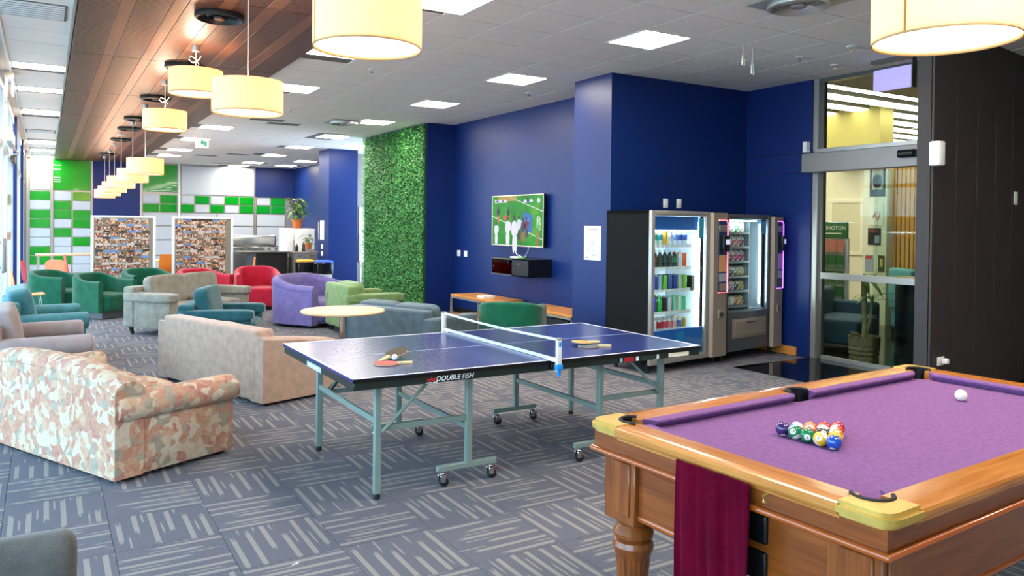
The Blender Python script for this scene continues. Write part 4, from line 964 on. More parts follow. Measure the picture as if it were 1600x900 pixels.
tub('green_tub_chair', (4.93, 8.16), (.62, .78), .35, .74, .66, F['green'], 'green tub armchair seen from behind beside the table tennis net')
tub('purple_tub_sofa', (3.84, 12.58), (.56, -.83), .57, .78, .64, F['s_purple'], 'large purple curved sofa with rolled arms', plinth=False, th=.16, rolled=True, fwd=.42, group=None, cat='sofa', sq=3.2)
# charcoal chair cut by lower left corner
e = empty('charcoal_chair', (-.21, 2.56, 0), rz_from((-.02, -1)), 'dark grey mesh fabric chair back in the lower left corner', 'chair')
ob('backrest', MB().box((-.29, -.05, .12), (.29, .06, .77), .045, 4), F['char'], e); ob('seat', MB().box((-.28, .05, .3), (.28, .6, .44), .05, 4), F['char'], e)
ob('piping', MB().tube([(-.27, -.052, .735), (.27, -.052, .735)], .004, 6), F['foot'], e)
for sx in (-1, 1):
    for sy in (0, 1): ob('leg', MB().cyl((sx*.24, .0+sy*.52, 0), (sx*.24, .0+sy*.5, .32), .018, 10), M['blackm'], e)
# round laminate table
e = empty('round_table', (2.76, 8.1, 0), 0, 'round pale timber table on a steel column, behind table tennis table', 'table')
ob('tabletop', MB().lathe([(0, .69), (.435, .69), (.45, .7), (.45, .712), (.44, .72), (0, .72)], seg=56), M['beech'], e); ob('pedestal', MB().cyl((0, 0, .02), (0, 0, .69), .04, 24), M['chrome'], e); ob('foot_plate', MB().lathe([(0, 0), (.27, 0), (.27, .012), (.05, .03), (0, .03)], seg=40), M['alu'], e)
# ================================================================== TABLE TENNIS TABLE
T = (1.51, 4.256)
e = empty('table_tennis_table', (T[0], T[1], 0), 0, 'blue table tennis table on wheeled grey steel frame', 'table tennis table')
L_, W_ = 2.74, 1.525
for k in range(2):
    x0 = k*L_/2; ob('tabletop', MB().box((x0+.002, 0, .738), (x0+L_/2-.002, W_, .76), .003), M['ttblue'], e)
    for ya in (-.002, W_): ob('edge_band', MB().box((x0+.001, ya, .736), (x0+L_/2-.001, ya+.002, .757)), M['black'], e)
    ap = MB(); ap.box((x0+.01, .008, .69), (x0+L_/2-.01, .03, .738), .002).box((x0+.01, W_-.03, .69), (x0+L_/2-.01, W_-.008, .738), .002)
    ex = .008 if k == 0 else L_-.03; ap.box((ex, .01, .69), (ex+.022, W_-.01, .738), .002); ix = L_/2-.05+k*.06; ap.box((ix, .01, .69), (ix+.02, W_-.01, .738), .002)
    ob('apron', ap, M['ttapron'], e)
    ln = MB(); t = .02; z0, z1 = .76, .7606
    ln.box((x0+.002, .0, z0), (x0+L_/2-.002, t, z1)).box((x0+.002, W_-t, z0), (x0+L_/2-.002, W_, z1)); ex = 0 if k == 0 else L_-t; ln.box((ex, t, z0), (ex+t, W_-t, z1)); ln.box((x0+t*(k == 0)+.002, W_/2-.0015, z0), (x0+L_/2-t*(k == 1)-.002, W_/2+.0015, z1))
    ob('white_line', ln, M['line'], e)
LY = (.125, 1.275)
def leg(x, y, z0, z1, s=.02): return ob('leg', MB().box((x-s, y-s, z0), (x+s, y+s, z1), .003), M['ttframe'], e)
for xe, xm, sg in ((.2, .82, 1), (2.45, 1.88, -1)):
    for y in LY:
        l = leg(xe, y, .03, .70); ob('levelling_foot', MB().cyl((xe, y, 0), (xe, y, .035), .02, 12).cyl((xe, y, .015), (xe, y, .05), .009, 8), M['rubber'], l)
        leg(xm, y, .13, .70)
        ob('side_rail', MB().box((min(xe, xm)+.02, y-.012, .405), (max(xe, xm)-.02, y+.012, .44), .003), M['ttframe'], e)
        ob('brace', MB().tube([(xe+sg*.02, y-.03, .41), (xe+sg*.34, y-.03, .70)], .011, 8), M['ttframe'], e)
        xa, xb = xm-.22, xm+.2
        br = ob('caster_bar', MB().box((xa, y-.02, .1), (xb, y+.02, .135), .003), M['ttframe'], e)
        for k, xx in enumerate((xa+.03, xb-.04)):
            c = ob('caster_fork', MB().cyl((xx, y, .088), (xx, y, .1), .016, 12).box((xx-.012, y-.022, .03), (xx+.025, y-.015, .088), .003).box((xx-.012, y+.015, .03), (xx+.025, y+.022, .088), .003).box((xx-.014, y-.022, .075), (xx+.02, y+.022, .09), .003), M['chrome'], e)
            ob('wheel', MB().cyl((xx+.018, y-.013, .0285), (xx+.018, y+.013, .0285), .0285, 20), M['rubber'], c)
            ob('brake_pedal', MB().box((xx+.025, y-.012, .055), (xx+.055, y+.012, .065), .003), plain('brake_red', '#7d1d1d', .5) if 'brake_red' not in MATS else MATS['brake_red'], c)
    ob('cross_rail', MB().box((xe-.012, LY[0]+.02, .45), (xe+.012, LY[1]-.02, .485), .003), M['ttframe'], e)
    ob('cross_rail', MB().box((xm-.012, LY[0]+.02, .34), (xm+.012, LY[1]-.02, .375), .003), M['ttframe'], e)
    ob('brace', MB().tube([(xe+.02, LY[1]-.2, .47), (xe+sg*.0+.05, LY[1]-.5, .70)], .01, 8), M['ttapron'], e)
wl = plain('label_white', '#f2f4f6', .5); rdm = plain('label_red', '#b3202f', .5)
text('DOUBLE FISH', .043, wl, e, (.66, .006, .712), (PI/2, 0, 0), bold=1, shear=.25)
fishy = [(.47, .70), (.50, .705), (.53, .698), (.525, .712), (.535, .722), (.505, .718), (.50, .728), (.49, .716), (.468, .718), (.478, .709)]
ob('fish_logo', MB().prism(fishy, .004, .0075, axis='y'), rdm, e); ob('logo_caption', MB().box((.462, .004, .692), (.5, .0075, .696)).box((.51, .004, .692), (.54, .0075, .696)), wl, e)
lb = plain('label_lightblue', '#9cc8dc', .5)
ob('sticker', MB().box((.0065, .62, .69), (.008, .93, .725)), lb, e); ob('sticker_text', MB().box((.005, .66, .70), (.0066, .78, .715)).box((.005, .8, .70), (.0066, .9, .715)), wl, e)
for x0, x1, m_ in ((1.965, 1.985, lb), (2.0, 2.09, rdm), (2.11, 2.135, wl), (2.16, 2.3, plain('label_dark', '#25352d', .5)), (2.305, 2.325, wl), (2.42, 2.62, plain('label_cream', '#e9e6cf', .6))):
    ob('sticker', MB().box((x0, .005, .695), (x1, .0078, .725)), m_, e)
# net
n_ = empty('table_tennis_net', (2.88, T[1], 0), 0, 'white edged table tennis net clamped across the blue table', 'net')
for s, y in ((-1, -.09), (1, W_+.09)):
    p = ob('net_post', MB().box((-.017, y-.014, .755), (.017, y+.014, .915), .004, 2, rot=(0, math.radians(0), 0)), M['white'], n_)
    ob('post_cap', MB().box((-.019, y-.016, .905), (.019, y+.016, .92), .003), M['alu'], p)
    cb = plain('clip_blue', '#1e8fe0', .4) if 'clip_blue' not in MATS else MATS['clip_blue']
    ya, yb_ = (y, .02) if s < 0 else (W_-.02, y)
    ob('clamp', MB().box((-.02, min(ya, yb_), .7612), (.02, max(ya, yb_), .772), .003).box((-.02, y-.012, .70), (.02, y+.012, .772), .004), M['white'], p)
    if s < 0:
        ob('clip', MB().box((-.022, y-.02, .705), (.025, y+.02, .75), .008, 2).cyl((.0, y, .67), (0, y, .71), .014, 12), cb, p); ob('badge', MB().box((-.009, y-.0155, .865), (.012, y-.0135, .895)), cb, p)
pts = [(0, -.075+(W_+.15)*i/20, .908-.012*math.sin(PI*i/20)) for i in range(21)]
mb = MB()
for a_, b_ in zip(pts, pts[1:]): mb.box((-.002, a_[1], (a_[2]+b_[2])/2-.008), (.002, b_[1]+.001, (a_[2]+b_[2])/2+.008))
ob('top_tape', mb, M['paperw'], n_, smooth=False)
ob('bottom_tape', MB().box((-.0025, -.075, .762), (.0025, W_+.075, .785)), M['paperw'], n_)
mb = MB(); N = 110
for i in range(N+1): y = -.07+(W_+.14)*i/N; mb.box((-.0006, y-.0006, .785), (.0006, y+.0006, .9))
for i in range(9): z = .787+.013*i; mb.box((-.0006, -.07, z-.0006), (.0006, W_+.07, z+.0006))
ob('netting', mb, plain('net_black', '#0d1220', .8), n_, smooth=False)['kind'] = 'stuff'
# bats and ball
def bat(x, y, z, ang, tilt, face, label, roll=0):
    e = empty('table_tennis_bat', (x, y, z), 0, label, 'bat'); e.rotation_euler = (roll, tilt, ang)
    out = [(.078*math.cos(k*PI/12)*1.02+.0, .075*math.sin(k*PI/12)) for k in range(24)]
    ob('blade', MB().prism(out, .002, .008), [M['beech']], e)
    ob('rubber', MB().prism([(a*.985, b*.985) for a, b in out], .008, .0105), face, e); ob('rubber_back', MB().prism([(a*.985, b*.985) for a, b in out], 0, .002), M['rubber'], e)
    ob('handle', MB().box((.065, -.013, -.004), (.17, .013, .015), .006, 2).prism([(.05, -.03), (.09, -.013), (.09, .013), (.05, .03)], .001, .0095), plain('bat_handle', '#dcc790', .5) if 'bat_handle' not in MATS else MATS['bat_handle'], e)
    return e
red = plain('bat_red', '#c9564d', .7); drk = plain('bat_dark', '#3d3420', .7); gry = plain('bat_grey', '#4c5b66', .6)
bat(1.86, 4.62, .7608, math.radians(-14), 0, red, 'red faced table tennis bat lying on the left half of the table')
bat(2.02, 4.83, .79, math.radians(200), math.radians(16), drk, 'dark faced table tennis bat propped tilted on the ball')
bat(3.45, 4.60, .7608, math.radians(-25), 0, gry, 'grey faced table tennis bat lying under another on right half')
bat(3.46, 4.70, .776, math.radians(2), math.radians(4), M['bat_dummy'] if 'bat_dummy' in M else plain('bat_yellow', '#c9a24a', .6), 'yellowish table tennis bat on top of the grey one', roll=math.radians(0))
tag(ob('table_tennis_ball', MB().lathe([(0, -.02), (.008, -.0183), (.0141, -.0141), (.0183, -.008), (.02, 0), (.0183, .008), (.0141, .0141), (.008, .0183), (0, .02)], seg=20), M['white'], loc=(1.965, 4.735, .781)), 'white ping pong ball between the two left bats', 'ball')

# ================================================================== POOL TABLE
PA = math.radians(2.87); PO = Vector((2.01, 1.28)); PL, PW = 2.46, 1.31
def pw(x, y): return (PO.x+x*math.cos(PA)-y*math.sin(PA), PO.y+x*math.sin(PA)+y*math.cos(PA))
e = empty('pool_table', (PO.x, PO.y, 0), PA, 'purple clothed timber pool table with brass corners, right foreground', 'pool table')
RW, CWd, ZT = .125, .045, .85
pc = [(.125, .125), (.125, PW-.125), (PL-.125, .125), (PL-.125, PW-.125)]
cc = .085; NB = .06
bed = [(.13+cc, .13), (PL/2-.07, .13), (PL/2-.04, .165), (PL/2+.04, .165), (PL/2+.07, .13), (PL-.13-cc, .13), (PL-.13, .13+cc), (PL-.13, PW-.13-cc), (PL-.13-cc, PW-.13), (PL/2+.07, PW-.13), (PL/2+.04, PW-.165), (PL/2-.04, PW-.165), (PL/2-.07, PW-.13), (.13+cc, PW-.13), (.13, PW-.13-cc), (.13, .13+cc)]
ob('cloth_bed', MB().prism(bed, .79, .812), M['pooltop'], e, sharp=10)
prof = [(.014, .806), (.002, .813), (-.004, .824), (-.004, .838), (.002, .847), (.014, .853), (.05, .854), (RW, .851), (RW, .80), (.014, .80)]
def rail(p0, p1, axis, side):
    mb = MB(); rings = []
    for q in (p0, p1):
        if axis == 'x': rings.append([(q, (t if side == 0 else PW-t), z) for t, z in prof])
        else: rings.append([((t if side == 0 else PL-t), q, z) for t, z in prof])
    mb.loft(rings); ob('rail', mb, M['railx'] if axis == 'x' else M['raily'], e, sharp=25)
def cushion(p0, p1, axis, side, m0=.045, m1=.045):
    c = [(RW-.001, .851, 0), (RW+.03, .852, .4), (RW+CWd, .846, 1), (RW+CWd, .838, 1), (RW+.02, .812, .6), (RW-.001, .812, 0)]; rings = []
    for q, m_ in ((p0, m0), (p1, -m1)):
        rr = []
        for t, z, k in c:
            qq = q+m_*k; rr.append((qq, t if side == 0 else PW-t, z) if axis == 'x' else (t if side == 0 else PL-t, qq, z))
        rings.append(rr)
    ob('cushion', MB().loft(rings), M['pooltop'], e, sharp=30)
def bridge(side):
    pf = [p for p in prof[:6]]+[(.05, .854), (.076, .854), (.076, .80), (.014, .80)]
    ob('rail', MB().loft([[(q, (t if side == 0 else PW-t), z) for t, z in pf] for q in (PL/2-.0638, PL/2+.0638)]), M['railx'], e, sharp=25)
for side in (0, 1):
    rail(.165, PL/2-.064, 'x', side); rail(PL/2+.064, PL-.165, 'x', side); bridge(side); rail(.165, PW-.165, 'y', side)
    cushion(.19, PL/2-.06, 'x', side, .045, .02); cushion(PL/2+.06, PL-.19, 'x', side, .02, .045); cushion(.19, PW-.19, 'y', side)
def pocket_mb(c0, cen, r, sp):
    out = [(c0[0]+(r+.004)*math.cos(math.radians(cen+a_)), c0[1]+(r+.004)*math.sin(math.radians(cen+a_))) for a_ in range(-sp, sp+1, 8)]
    inn = [(c0[0]+r*math.cos(math.radians(cen+a_)), c0[1]+r*math.sin(math.radians(cen+a_))) for a_ in range(sp, -sp-1, -8)]
    return MB().prism(out+inn, .74, .857).lathe([(r, .805), (r*.95, .72), (r*.7, .69), (0, .685), (0, .69), (r*.65, .695), (r*.9, .72), (r*.95, .805), (r, .805)], (c0[0], c0[1], 0), 24)
for sx, sy in ((0, 0), (0, 1), (1, 0), (1, 1)):
    def tr(p): return (p[0] if sx == 0 else PL-p[0], p[1] if sy == 0 else PW-p[1])
    q = .168; arc = [(.135+.062*math.cos(math.radians(a_)), .135+.062*math.sin(math.radians(a_))) for a_ in range(-62, -210, -12)]
    out = [(-.006, q), (-.006, .05), (-.003, .034), (.004, .02), (.02, .004), (.034, -.003), (.05, -.006), (q, -.006), (q, .08)]+arc+[(.08, q)]
    mb = MB(); n0 = [tr(p) for p in out]
    mb.prism(n0, .81, .857); bmesh.ops.bevel(mb.bm, geom=[ed for ed in mb.bm.edges if abs(ed.verts[0].co.z-ed.verts[1].co.z) < 1e-6 and all((min(v.co.x, PL-v.co.x) < .025 or min(v.co.y, PW-v.co.y) < .025) for v in ed.verts)], offset=.014, segments=4, affect='EDGES')
    ob('corner_cap', mb, M['brass'], e, label='brass corner cap', sharp=40)
    c0 = tr((.135, .135)); ang0 = {(0, 0): 135, (1, 0): 225-180+0, (0, 1): 45, (1, 1): 315}[(sx, sy)]
    cen = {(0, 0): 225, (1, 0): 315, (0, 1): 135, (1, 1): 45}[(sx, sy)]
    pts = [(c0[0]+.06*math.cos(math.radians(cen+a_)), c0[1]+.06*math.sin(math.radians(cen+a_)), .857) for a_ in range(-96, 97, 12)]
    ob('pocket_rim', MB().tube(pts, .007, 8), M['rubber'], e)
    ob('pocket', pocket_mb(c0, cen, .058, 96), M['black'], e)
for sy in (0, 1):
    c0 = (PL/2, .135 if sy == 0 else PW-.135); cen = 270 if sy == 0 else 90
    pts = [(c0[0]+.058*math.cos(math.radians(cen+a_)), c0[1]+.058*math.sin(math.radians(cen+a_)), .8555) for a_ in range(-90, 91, 12)]
    ob('pocket_rim', MB().tube(pts, .009, 8), M['rubber'], e)
    ob('pocket', pocket_mb(c0, cen, .056, 100), M['black'], e)
# frieze, beads and pedestal body
ob('frieze', MB().box((.02, .02, .742), (PL-.02, .045, .812)), M['poolwood'], e); ob('frieze', MB().box((.02, PW-.045, .742), (PL-.02, PW-.02, .812)), M['poolwood'], e)
ob('frieze', MB().box((.0195, .0195, .742), (.045, PW-.0195, .812)), M['poolwoody'], e); ob('frieze', MB().box((PL-.045, .0195, .742), (PL-.0195, PW-.0195, .812)), M['poolwoody'], e)
def ring_bead(t, z, r, name='bead'):
    mb = MB(); P4 = [(t, t), (PL-t, t), (PL-t, PW-t), (t, PW-t)]
    for a_, b_ in zip(P4, P4[1:]+P4[:1]): mb.cyl((a_[0], a_[1], z), (b_[0], b_[1], z), r, 10)
    for p in P4: mb.puff((p[0], p[1], z), (2*r, 2*r, 2*r), 2, 4)
    ob(name, mb, M['bead'], e, sharp=60)
ring_bead(.012, .735, .012)
ob('body', MB().box((.075, .17, .49), (.095, PW-.17, .74)), M['poolwoody'], e)
ob('body', MB().box((.17, .075, .49), (PL-.17, .095, .74)).box((.17, PW-.095, .49), (PL-.17, PW-.075, .74)).box((.08, .08, .5), (PL-.08, PW-.08, .52)), M['poolwood'], e)
ob('body', MB().box((PL-.095, .17, .49), (PL-.075, PW-.17, .74)), M['poolwoody'], e)
mb = MB()
for a_, b_ in (((.085, .17), (.085, PW-.17)), ((.17, .085), (PL-.17, .085)), ((PL-.085, .17), (PL-.085, PW-.17)), ((.17, PW-.085), (PL-.17, PW-.085))): mb.cyl((a_[0], a_[1], .49), (b_[0], b_[1], .49), .016, 10)
ob('lower_bead', mb, M['bead'], e)
for sx in (0, 1):
    for sy in (0, 1):
        x0, x1 = (.05, .21) if sx == 0 else (PL-.21, PL-.05); y0, y1 = (.05, .23) if sy == 0 else (PW-.23, PW-.05)
        b = ob('corner_block', MB().box((x0, y0, .455), (x1, y1, .73), .004), M['poolwoodz'], e)
        xx = x0-.008 if sx == 0 else x1; ob('raised_panel', MB().box((xx, y0+.025, .49), (xx+.008, y1-.05, .705), .006), M['poolwoodz'], b)
        yy = y0-.008 if sy == 0 else y1; ob('raised_panel', MB().box((x0+.025, yy, .49), (x1-.03, yy+.008, .705), .006), M['poolwoodz'], b)
        lx, ly = (x0+x1)/2, (y0+y1)/2
        ob('leg', MB().lathe([(.05, 0), (.055, .02), (.05, .05), (.062, .06), (.06, .08), (.05, .09), (.055, .12), (.072, .30), (.074, .315), (.083, .33), (.086, .35), (.08, .37), (.07, .375), (.084, .39), (.084, .405), (.074, .42), (.062, .435), (.07, .445), (.075, .456)], (lx, ly, 0), 40, flute=.06, fr=(.1, .31)), M['poolwoodz'], e, sharp=25)
# ball return openings on the near end
ret = ob('ball_return', MB().box((.060, .46, .60), (.078, .75, .70), .012, 3).box((.060, .46, .475), (.078, .75, .575), .012, 3), M['black'], e)
ob('towel_hook', MB().tube([(.018, .42, .80), (-.006, .42, .795), (-.008, .42, .775), (.004, .42, .77)], .004, 8), M['brass'], e)
# towel: folded cloth hanging from under the rail
mb = MB(); cols_, rows_ = 40, 30
def tw(i, j, back):
    u = i/cols_; v = j/rows_; y = .47+.325*u+.006*math.sin(v*5)*(u-.5); z = .818-.60*v
    fold = .010*math.sin(u*17+v*1.5)+.006*math.sin(u*31+1)+.004*math.sin(u*50+v*4)
    x = -.018-fold*(.25+.75*v)-.006*v
    return (x+(.008 if back else 0), y, z)
fr_ = [[mb.bm.verts.new(tw(i, j, 0)) for i in range(cols_+1)] for j in range(rows_+1)]; bk = [[mb.bm.verts.new(tw(i, j, 1)) for i in range(cols_+1)] for j in range(rows_+1)]
for j in range(rows_):
    for i in range(cols_):
        mb.bm.faces.new((fr_[j][i], fr_[j][i+1], fr_[j+1][i+1], fr_[j+1][i])); mb.bm.faces.new((bk[j][i], bk[j+1][i], bk[j+1][i+1], bk[j][i+1]))
for j in range(rows_):
    mb.bm.faces.new((fr_[j][0], fr_[j+1][0], bk[j+1][0], bk[j][0])); mb.bm.faces.new((fr_[j][-1], bk[j][-1], bk[j+1][-1], fr_[j+1][-1]))
for i in range(cols_): mb.bm.faces.new((fr_[0][i], bk[0][i], bk[0][i+1], fr_[0][i+1])); mb.bm.faces.new((fr_[-1][i], fr_[-1][i+1], bk[-1][i+1], bk[-1][i]))
for k_ in ('Sheen Weight', 'Specular IOR Level'): M['towel'].node_tree.nodes['Principled BSDF'].inputs[k_].default_value = .03
o = ob('towel', mb, M['towel'], sharp=60, loc=(PO.x, PO.y, 0), rot=(0, 0, PA)); tag(o, 'dark crimson towel hanging from end rail of the pool table', 'towel')
# balls
def ball_mat(name, col, stripe, ndir):
    m, nt, b = newmat(name); t = nd(nt, 'ShaderNodeTexCoord'); nrm = nd(nt, 'ShaderNodeVectorMath', operation='NORMALIZE'); nt.links.new(t.outputs['Object'], nrm.inputs[0])
    dt = nd(nt, 'ShaderNodeVectorMath', operation='DOT_PRODUCT'); nt.links.new(nrm.outputs[0], dt.inputs[0]); dt.inputs[1].default_value = (1, 0, 0)
    spot = mth(nt, 'GREATER_THAN', dt.outputs['Value'], .91)
    sp = nd(nt, 'ShaderNodeSeparateXYZ'); nt.links.new(nrm.outputs[0], sp.inputs[0])
    if stripe: cap = mth(nt, 'GREATER_THAN', mth(nt, 'ABSOLUTE', sp.outputs[2]), .62); wm = mth(nt, 'MAXIMUM', spot, cap)
    else: wm = spot
    mx = nd(nt, 'ShaderNodeMix', data_type='RGBA'); nt.links.new(wm, mx.inputs[0]); mx.inputs[6].default_value = lin(col); mx.inputs[7].default_value = lin('#efe9da'); nt.links.new(mx.outputs[2], b.inputs['Base Color'])
    b.inputs['Roughness'].default_value = .08; b.inputs['Coat Weight'].default_value = .5; return m
BR = .0286
ballme = None
def ball(x, y, col, num, stripe, rot, label, cat='ball', group='racked pool balls'):
    global ballme
    wx, wy = pw(x, y); m = MATS.get('ball_%s%d' % (col, stripe)) or ball_mat('ball_%s%d' % (col, stripe), col, stripe, None)
    mb = MB(); mb.puff((0, 0, 0), (2*BR, 2*BR, 2*BR), 2, 8); o = ob('billiard_ball', mb, m, sharp=180, loc=(wx, wy, .812+BR), rot=rot); tag(o, label, cat, group)
    if num:
        text(num, .016, M['ink'], o, (BR+.0004, 0, 0), (PI/2, 0, PI/2), name='number')
    return o
s2 = 2*BR+.0004; bx, by = .60, .80
ord_ = [('#3a2260', '4', 0, 'purple'), ('#0f7a4a', '14', 1, 'green striped'), ('#0f7a4a', '6', 0, 'green'), ('#efb81c', '9', 1, 'yellow striped'), ('#1c4fb0', '2', 0, 'blue'),
        ('#2c6fc8', '10', 1, 'pale blue striped'), ('#e06b3c', '13', 1, 'orange striped'), ('#141414', '8', 0, 'black'), ('#f2b01e', '1', 0, 'yellow'),
        ('#e87a45', '5', 0, 'orange'), ('#2d2a5a', '12', 1, 'violet striped'), ('#ee8a2a', '', 1, 'orange white'), ('#c9302c', '3', 0, 'red'), ('#d04a3a', '11', 1, 'red striped'), ('#b01f2e', '7', 0, 'maroon')]
k = 0
for row in range(5):
    for i in range(5-row):
        x = bx+row*s2*.866; y = by-(i+row*.5)*s2
        c_, nu, st, nm_ = ord_[k]; R2 = random.Random(k)
        # number spots turned roughly to the camera with a random roll
        az = math.radians(R2.choice([215, 200, 235, 225, 190])); el = R2.uniform(-.1, .6)
        if k in (0, 4): el = -1.0
        rot = (R2.uniform(-1.0, 1.0) if st else 0, -el, az)
        pos = ['in the front row', 'in the second row', 'in the third row', 'in the fourth row', 'at the far point'][row]
        ball(x, y, c_, nu, st, rot, '%s pool ball %s of the rack' % (nm_, pos)); k += 1
cb = tag(ob('cue_ball', MB().puff((0, 0, 0), (2*BR, 2*BR, 2*BR), 2, 8), plain('cue_ball_white', '#f1ead6', .12, coat=.5), sharp=180, loc=(3.875, 2.11, .812+BR)), 'white cue ball alone on the purple cloth', 'ball')

# ================================================================== VENDING MACHINES
VA = math.radians(7.5); VO = Vector((5.76, 6.54)); VX = Vector((math.cos(VA), math.sin(VA))); VY = Vector((-math.sin(VA), math.cos(VA)))
def vw(x, y, off=0): p = VO+VX*(x+off)+VY*y; return (p.x, p.y)
def vending(off, dw_, pwid, z0, z1, gz0, gx0, gx1, inner, frame, glow, label, drinks):
    e = empty('vending_machine', (*vw(0, 0, off), 0), VA, label, 'vending machine'); D = .70; tw_ = dw_+pwid
    c = MB().box((0, .05, z0), (.03, D, z1)).box((tw_-.03, .05, z0), (tw_, D, z1)).box((0, D-.02, z0), (tw_, D, z1)).box((0, .05, z1-.04), (tw_, D, z1)).box((0, .05, z0), (tw_, D, z0+.05)).box((gx1+.02, .1, z0), (gx1+.05, D, z1))
    ob('cabinet', c, plain('machine_black' if drinks else 'machine_black2', '#0a0a0b', .75, spec=.2), e)
    for x in (.08, tw_-.08):
        for y in (.12, D-.1): ob('foot', MB().cyl((x, y, 0), (x, y, z0), .025, 12), M['rubber'], e)
    fr = MB(); fw = .04
    fr.box((0, 0, z0-.02), (gx0, .05, z1+.0), .01, 2).box((gx1, 0, z0-.02), (dw_, .05, z1), .01, 2).box((gx0, 0, z1-.06), (gx1, .05, z1), .01, 2)
    if drinks: fr.box((gx0, 0, z0-.02), (gx1, .05, gz0), .006)
    ob('door_frame', fr, frame, e)
    ob('window_glass', MB().box((gx0, .012, gz0), (gx1, .018, z1-.06)), M['glass'], e)
    lin_ = MB().box((.03, D-.08, gz0), (gx1+.02, D-.06, z1-.05)).box((.031, .06, gz0), (.04, D-.06, z1-.05)).box((gx1+.0, .1, gz0), (gx1+.012, D-.06, z1-.05)).box((.03, .06, gz0-.02), (gx1+.02, D-.06, gz0)).box((.03, .06, z1-.06), (gx1, D-.06, z1-.05))
    ob('interior', lin_, inner, e)
    return e
frame1 = plain('machine_silver', '#a9a69f', .35, .5); tan = plain('machine_tan', '#9d8f80', .45, .3); mblue = plain('machine_blue', '#2f6cc0', .4)
E1 = vending(0, 1.04, .32, .12, 1.84, .17, .06, .97, plain('machine_white', '#dce9f2', .5), frame1, '#ff5c6c', 'tall drinks vending machine with black side and lit glass front', True)
# blue upper and lower fascia behind the glass
ob('blue_fascia', MB().box((.06, .05, 1.62), (.88, .07, 1.775)), mblue, E1); ob('blue_base', MB().box((.06, .05, .17), (.97, .08, .47)), mblue, E1)
ob('painted_sheen', MB().box((.5, .045, .19), (.64, .05, .44)), plain('machine_cyan', '#2e8fc9', .4), E1)  # lighter cyan patch painted on as a sheen across the blue base
ob('window_sticker', MB().box((.84, .006, 1.52), (.93, .011, 1.76)), plain('sticker_teal', '#3a90ae', .5), E1)
led = emis('machine_led', '#eaf6ff', 30)
ob('light_strip', MB().box((.925, .075, .25), (.95, .1, 1.72), .004), led, E1); ob('light_strip', MB().box((.08, .1, 1.6), (.86, .125, 1.615)), led, E1)
ob('light_strip', MB().box((.05, .08, .5), (.058, .1, 1.6)), led, E1)
sh1 = [1.45, 1.19, .935, .68, .475]
for z in sh1:
    s = ob('shelf', MB().box((.05, .1, z-.022), (.79, .6, z-.004), .002).box((.05, .085, z-.03), (.79, .1, z+.004)), M['white'], E1)
    mb = MB()
    for k in range(9): mb.cyl((.07+.088*k, .078, z-.02), (.07+.088*k, .088, z-.02), .014, 10)
    ob('selector_tab', mb, M['white'], s)
ob('lift_tray', MB().box((.83, .1, .9), (.89, .5, 1.08), .005), M['black'], E1)
def pay_panel(E, x0, x1, z0, z1, mat, glow, stick, off):
    w_ = x1-x0
    mb = MB().prism([(x0, 0), (x0+.03, -.035), (x1-.03, -.035), (x1, 0), (x1, .06), (x0, .06)], z0-.02, z1); ob('pay_panel', mb, mat, E, sharp=20)
    a, b = x0+w_*.36, x1-.035; zt, zb = 1.74, .87
    ob('pay_fascia', MB().box((a, -.04, zb), (b, -.034, zt), .002), plain('pay_blue%s' % glow, '#1b3a66', .3), E)
    g = emis('led_ring'+glow, glow, 2.2); pts = [(a, -.042, zb), (b+.005, -.042, zb), (b+.005, -.042, zt-.03), (b-.02, -.042, zt), (a, -.042, zt)]
    ob('led_outline', MB().tube(pts, .006, 8), g, E)
    ob('display', MB().box((a+.01, -.046, 1.6), (b-.01, -.04, 1.68), .003), M['alu'], E)
    ob('card_reader', MB().box((a+.03, -.10, 1.36), (b-.02, -.04, 1.56), .012, 2), M['black'], E); ob('reader_screen', MB().box((a+.06, -.103, 1.45), (b-.03, -.099, 1.51)), emis('reader'+glow, '#8e9cd8', .7), E)
    ob('instruction_label', MB().box((a+.012, -.043, 1.12), (b-.012, -.0395, 1.32)), stick, E); ob('price_label', MB().box((a+.012, -.043, 1.0), (b-.012, -.0395, 1.1)), plain('pay_grey'+glow, '#a6a7b4', .5), E)
    ob('coin_slot', MB().box((x0+w_*.4, -.045, .56), (x1-.08, -.034, .66), .006, 2), mat, E); ob('coin_cup', MB().box((x0+w_*.45, -.047, .58), (x1-.1, -.044, .63)), M['alud'], E)
    ob('coin_return', MB().box((a+.02, -.043, .89), (b-.02, -.039, .98), .006), M['alud'] if off else tan, E)
pay_panel(E1, 1.04, 1.36, .12, 1.83, tan, '#ff3355', plain('label_orange', '#dca06a', .5), 0)
E2 = vending(1.372, .94, .25, .14, 1.82, .62, .05, .87, plain('machine_grey_inside', '#7a8890', .4), plain('machine_grey', '#6f7173', .35, .6), '#d040ff', 'grey snack vending machine with purple lit payment panel', False)
ob('front_panel', MB().box((.0, .0, .12), (.94, .05, .61), .01, 2), MATS['machine_grey'], E2); ob('delivery_flap', MB().box((.13, -.012, .28), (.84, .0, .52), .01, 2).box((.17, -.018, .31), (.80, -.012, .49), .006), tan, E2); ob('flap_handle', MB().box((.4, -.03, .46), (.58, -.018, .48), .004), M['alud'], E2)
ob('light_strip', MB().box((.77, .05, .68), (.79, .07, 1.7), .003), led, E2); ob('window_sticker', MB().box((.72, .006, 1.58), (.83, .011, 1.74)), plain('sticker_blue', '#4a8fc0', .5), E2)
ob('light_strip', MB().box((.08, .06, 1.735), (.7, .075, 1.745)), led, E2); ob('inner_divider', MB().box((.6, .1, .62), (.615, .6, 1.74)), MATS['machine_grey_inside'], E2)
sh2 = [1.60, 1.42, 1.235, 1.05, .865, .675]
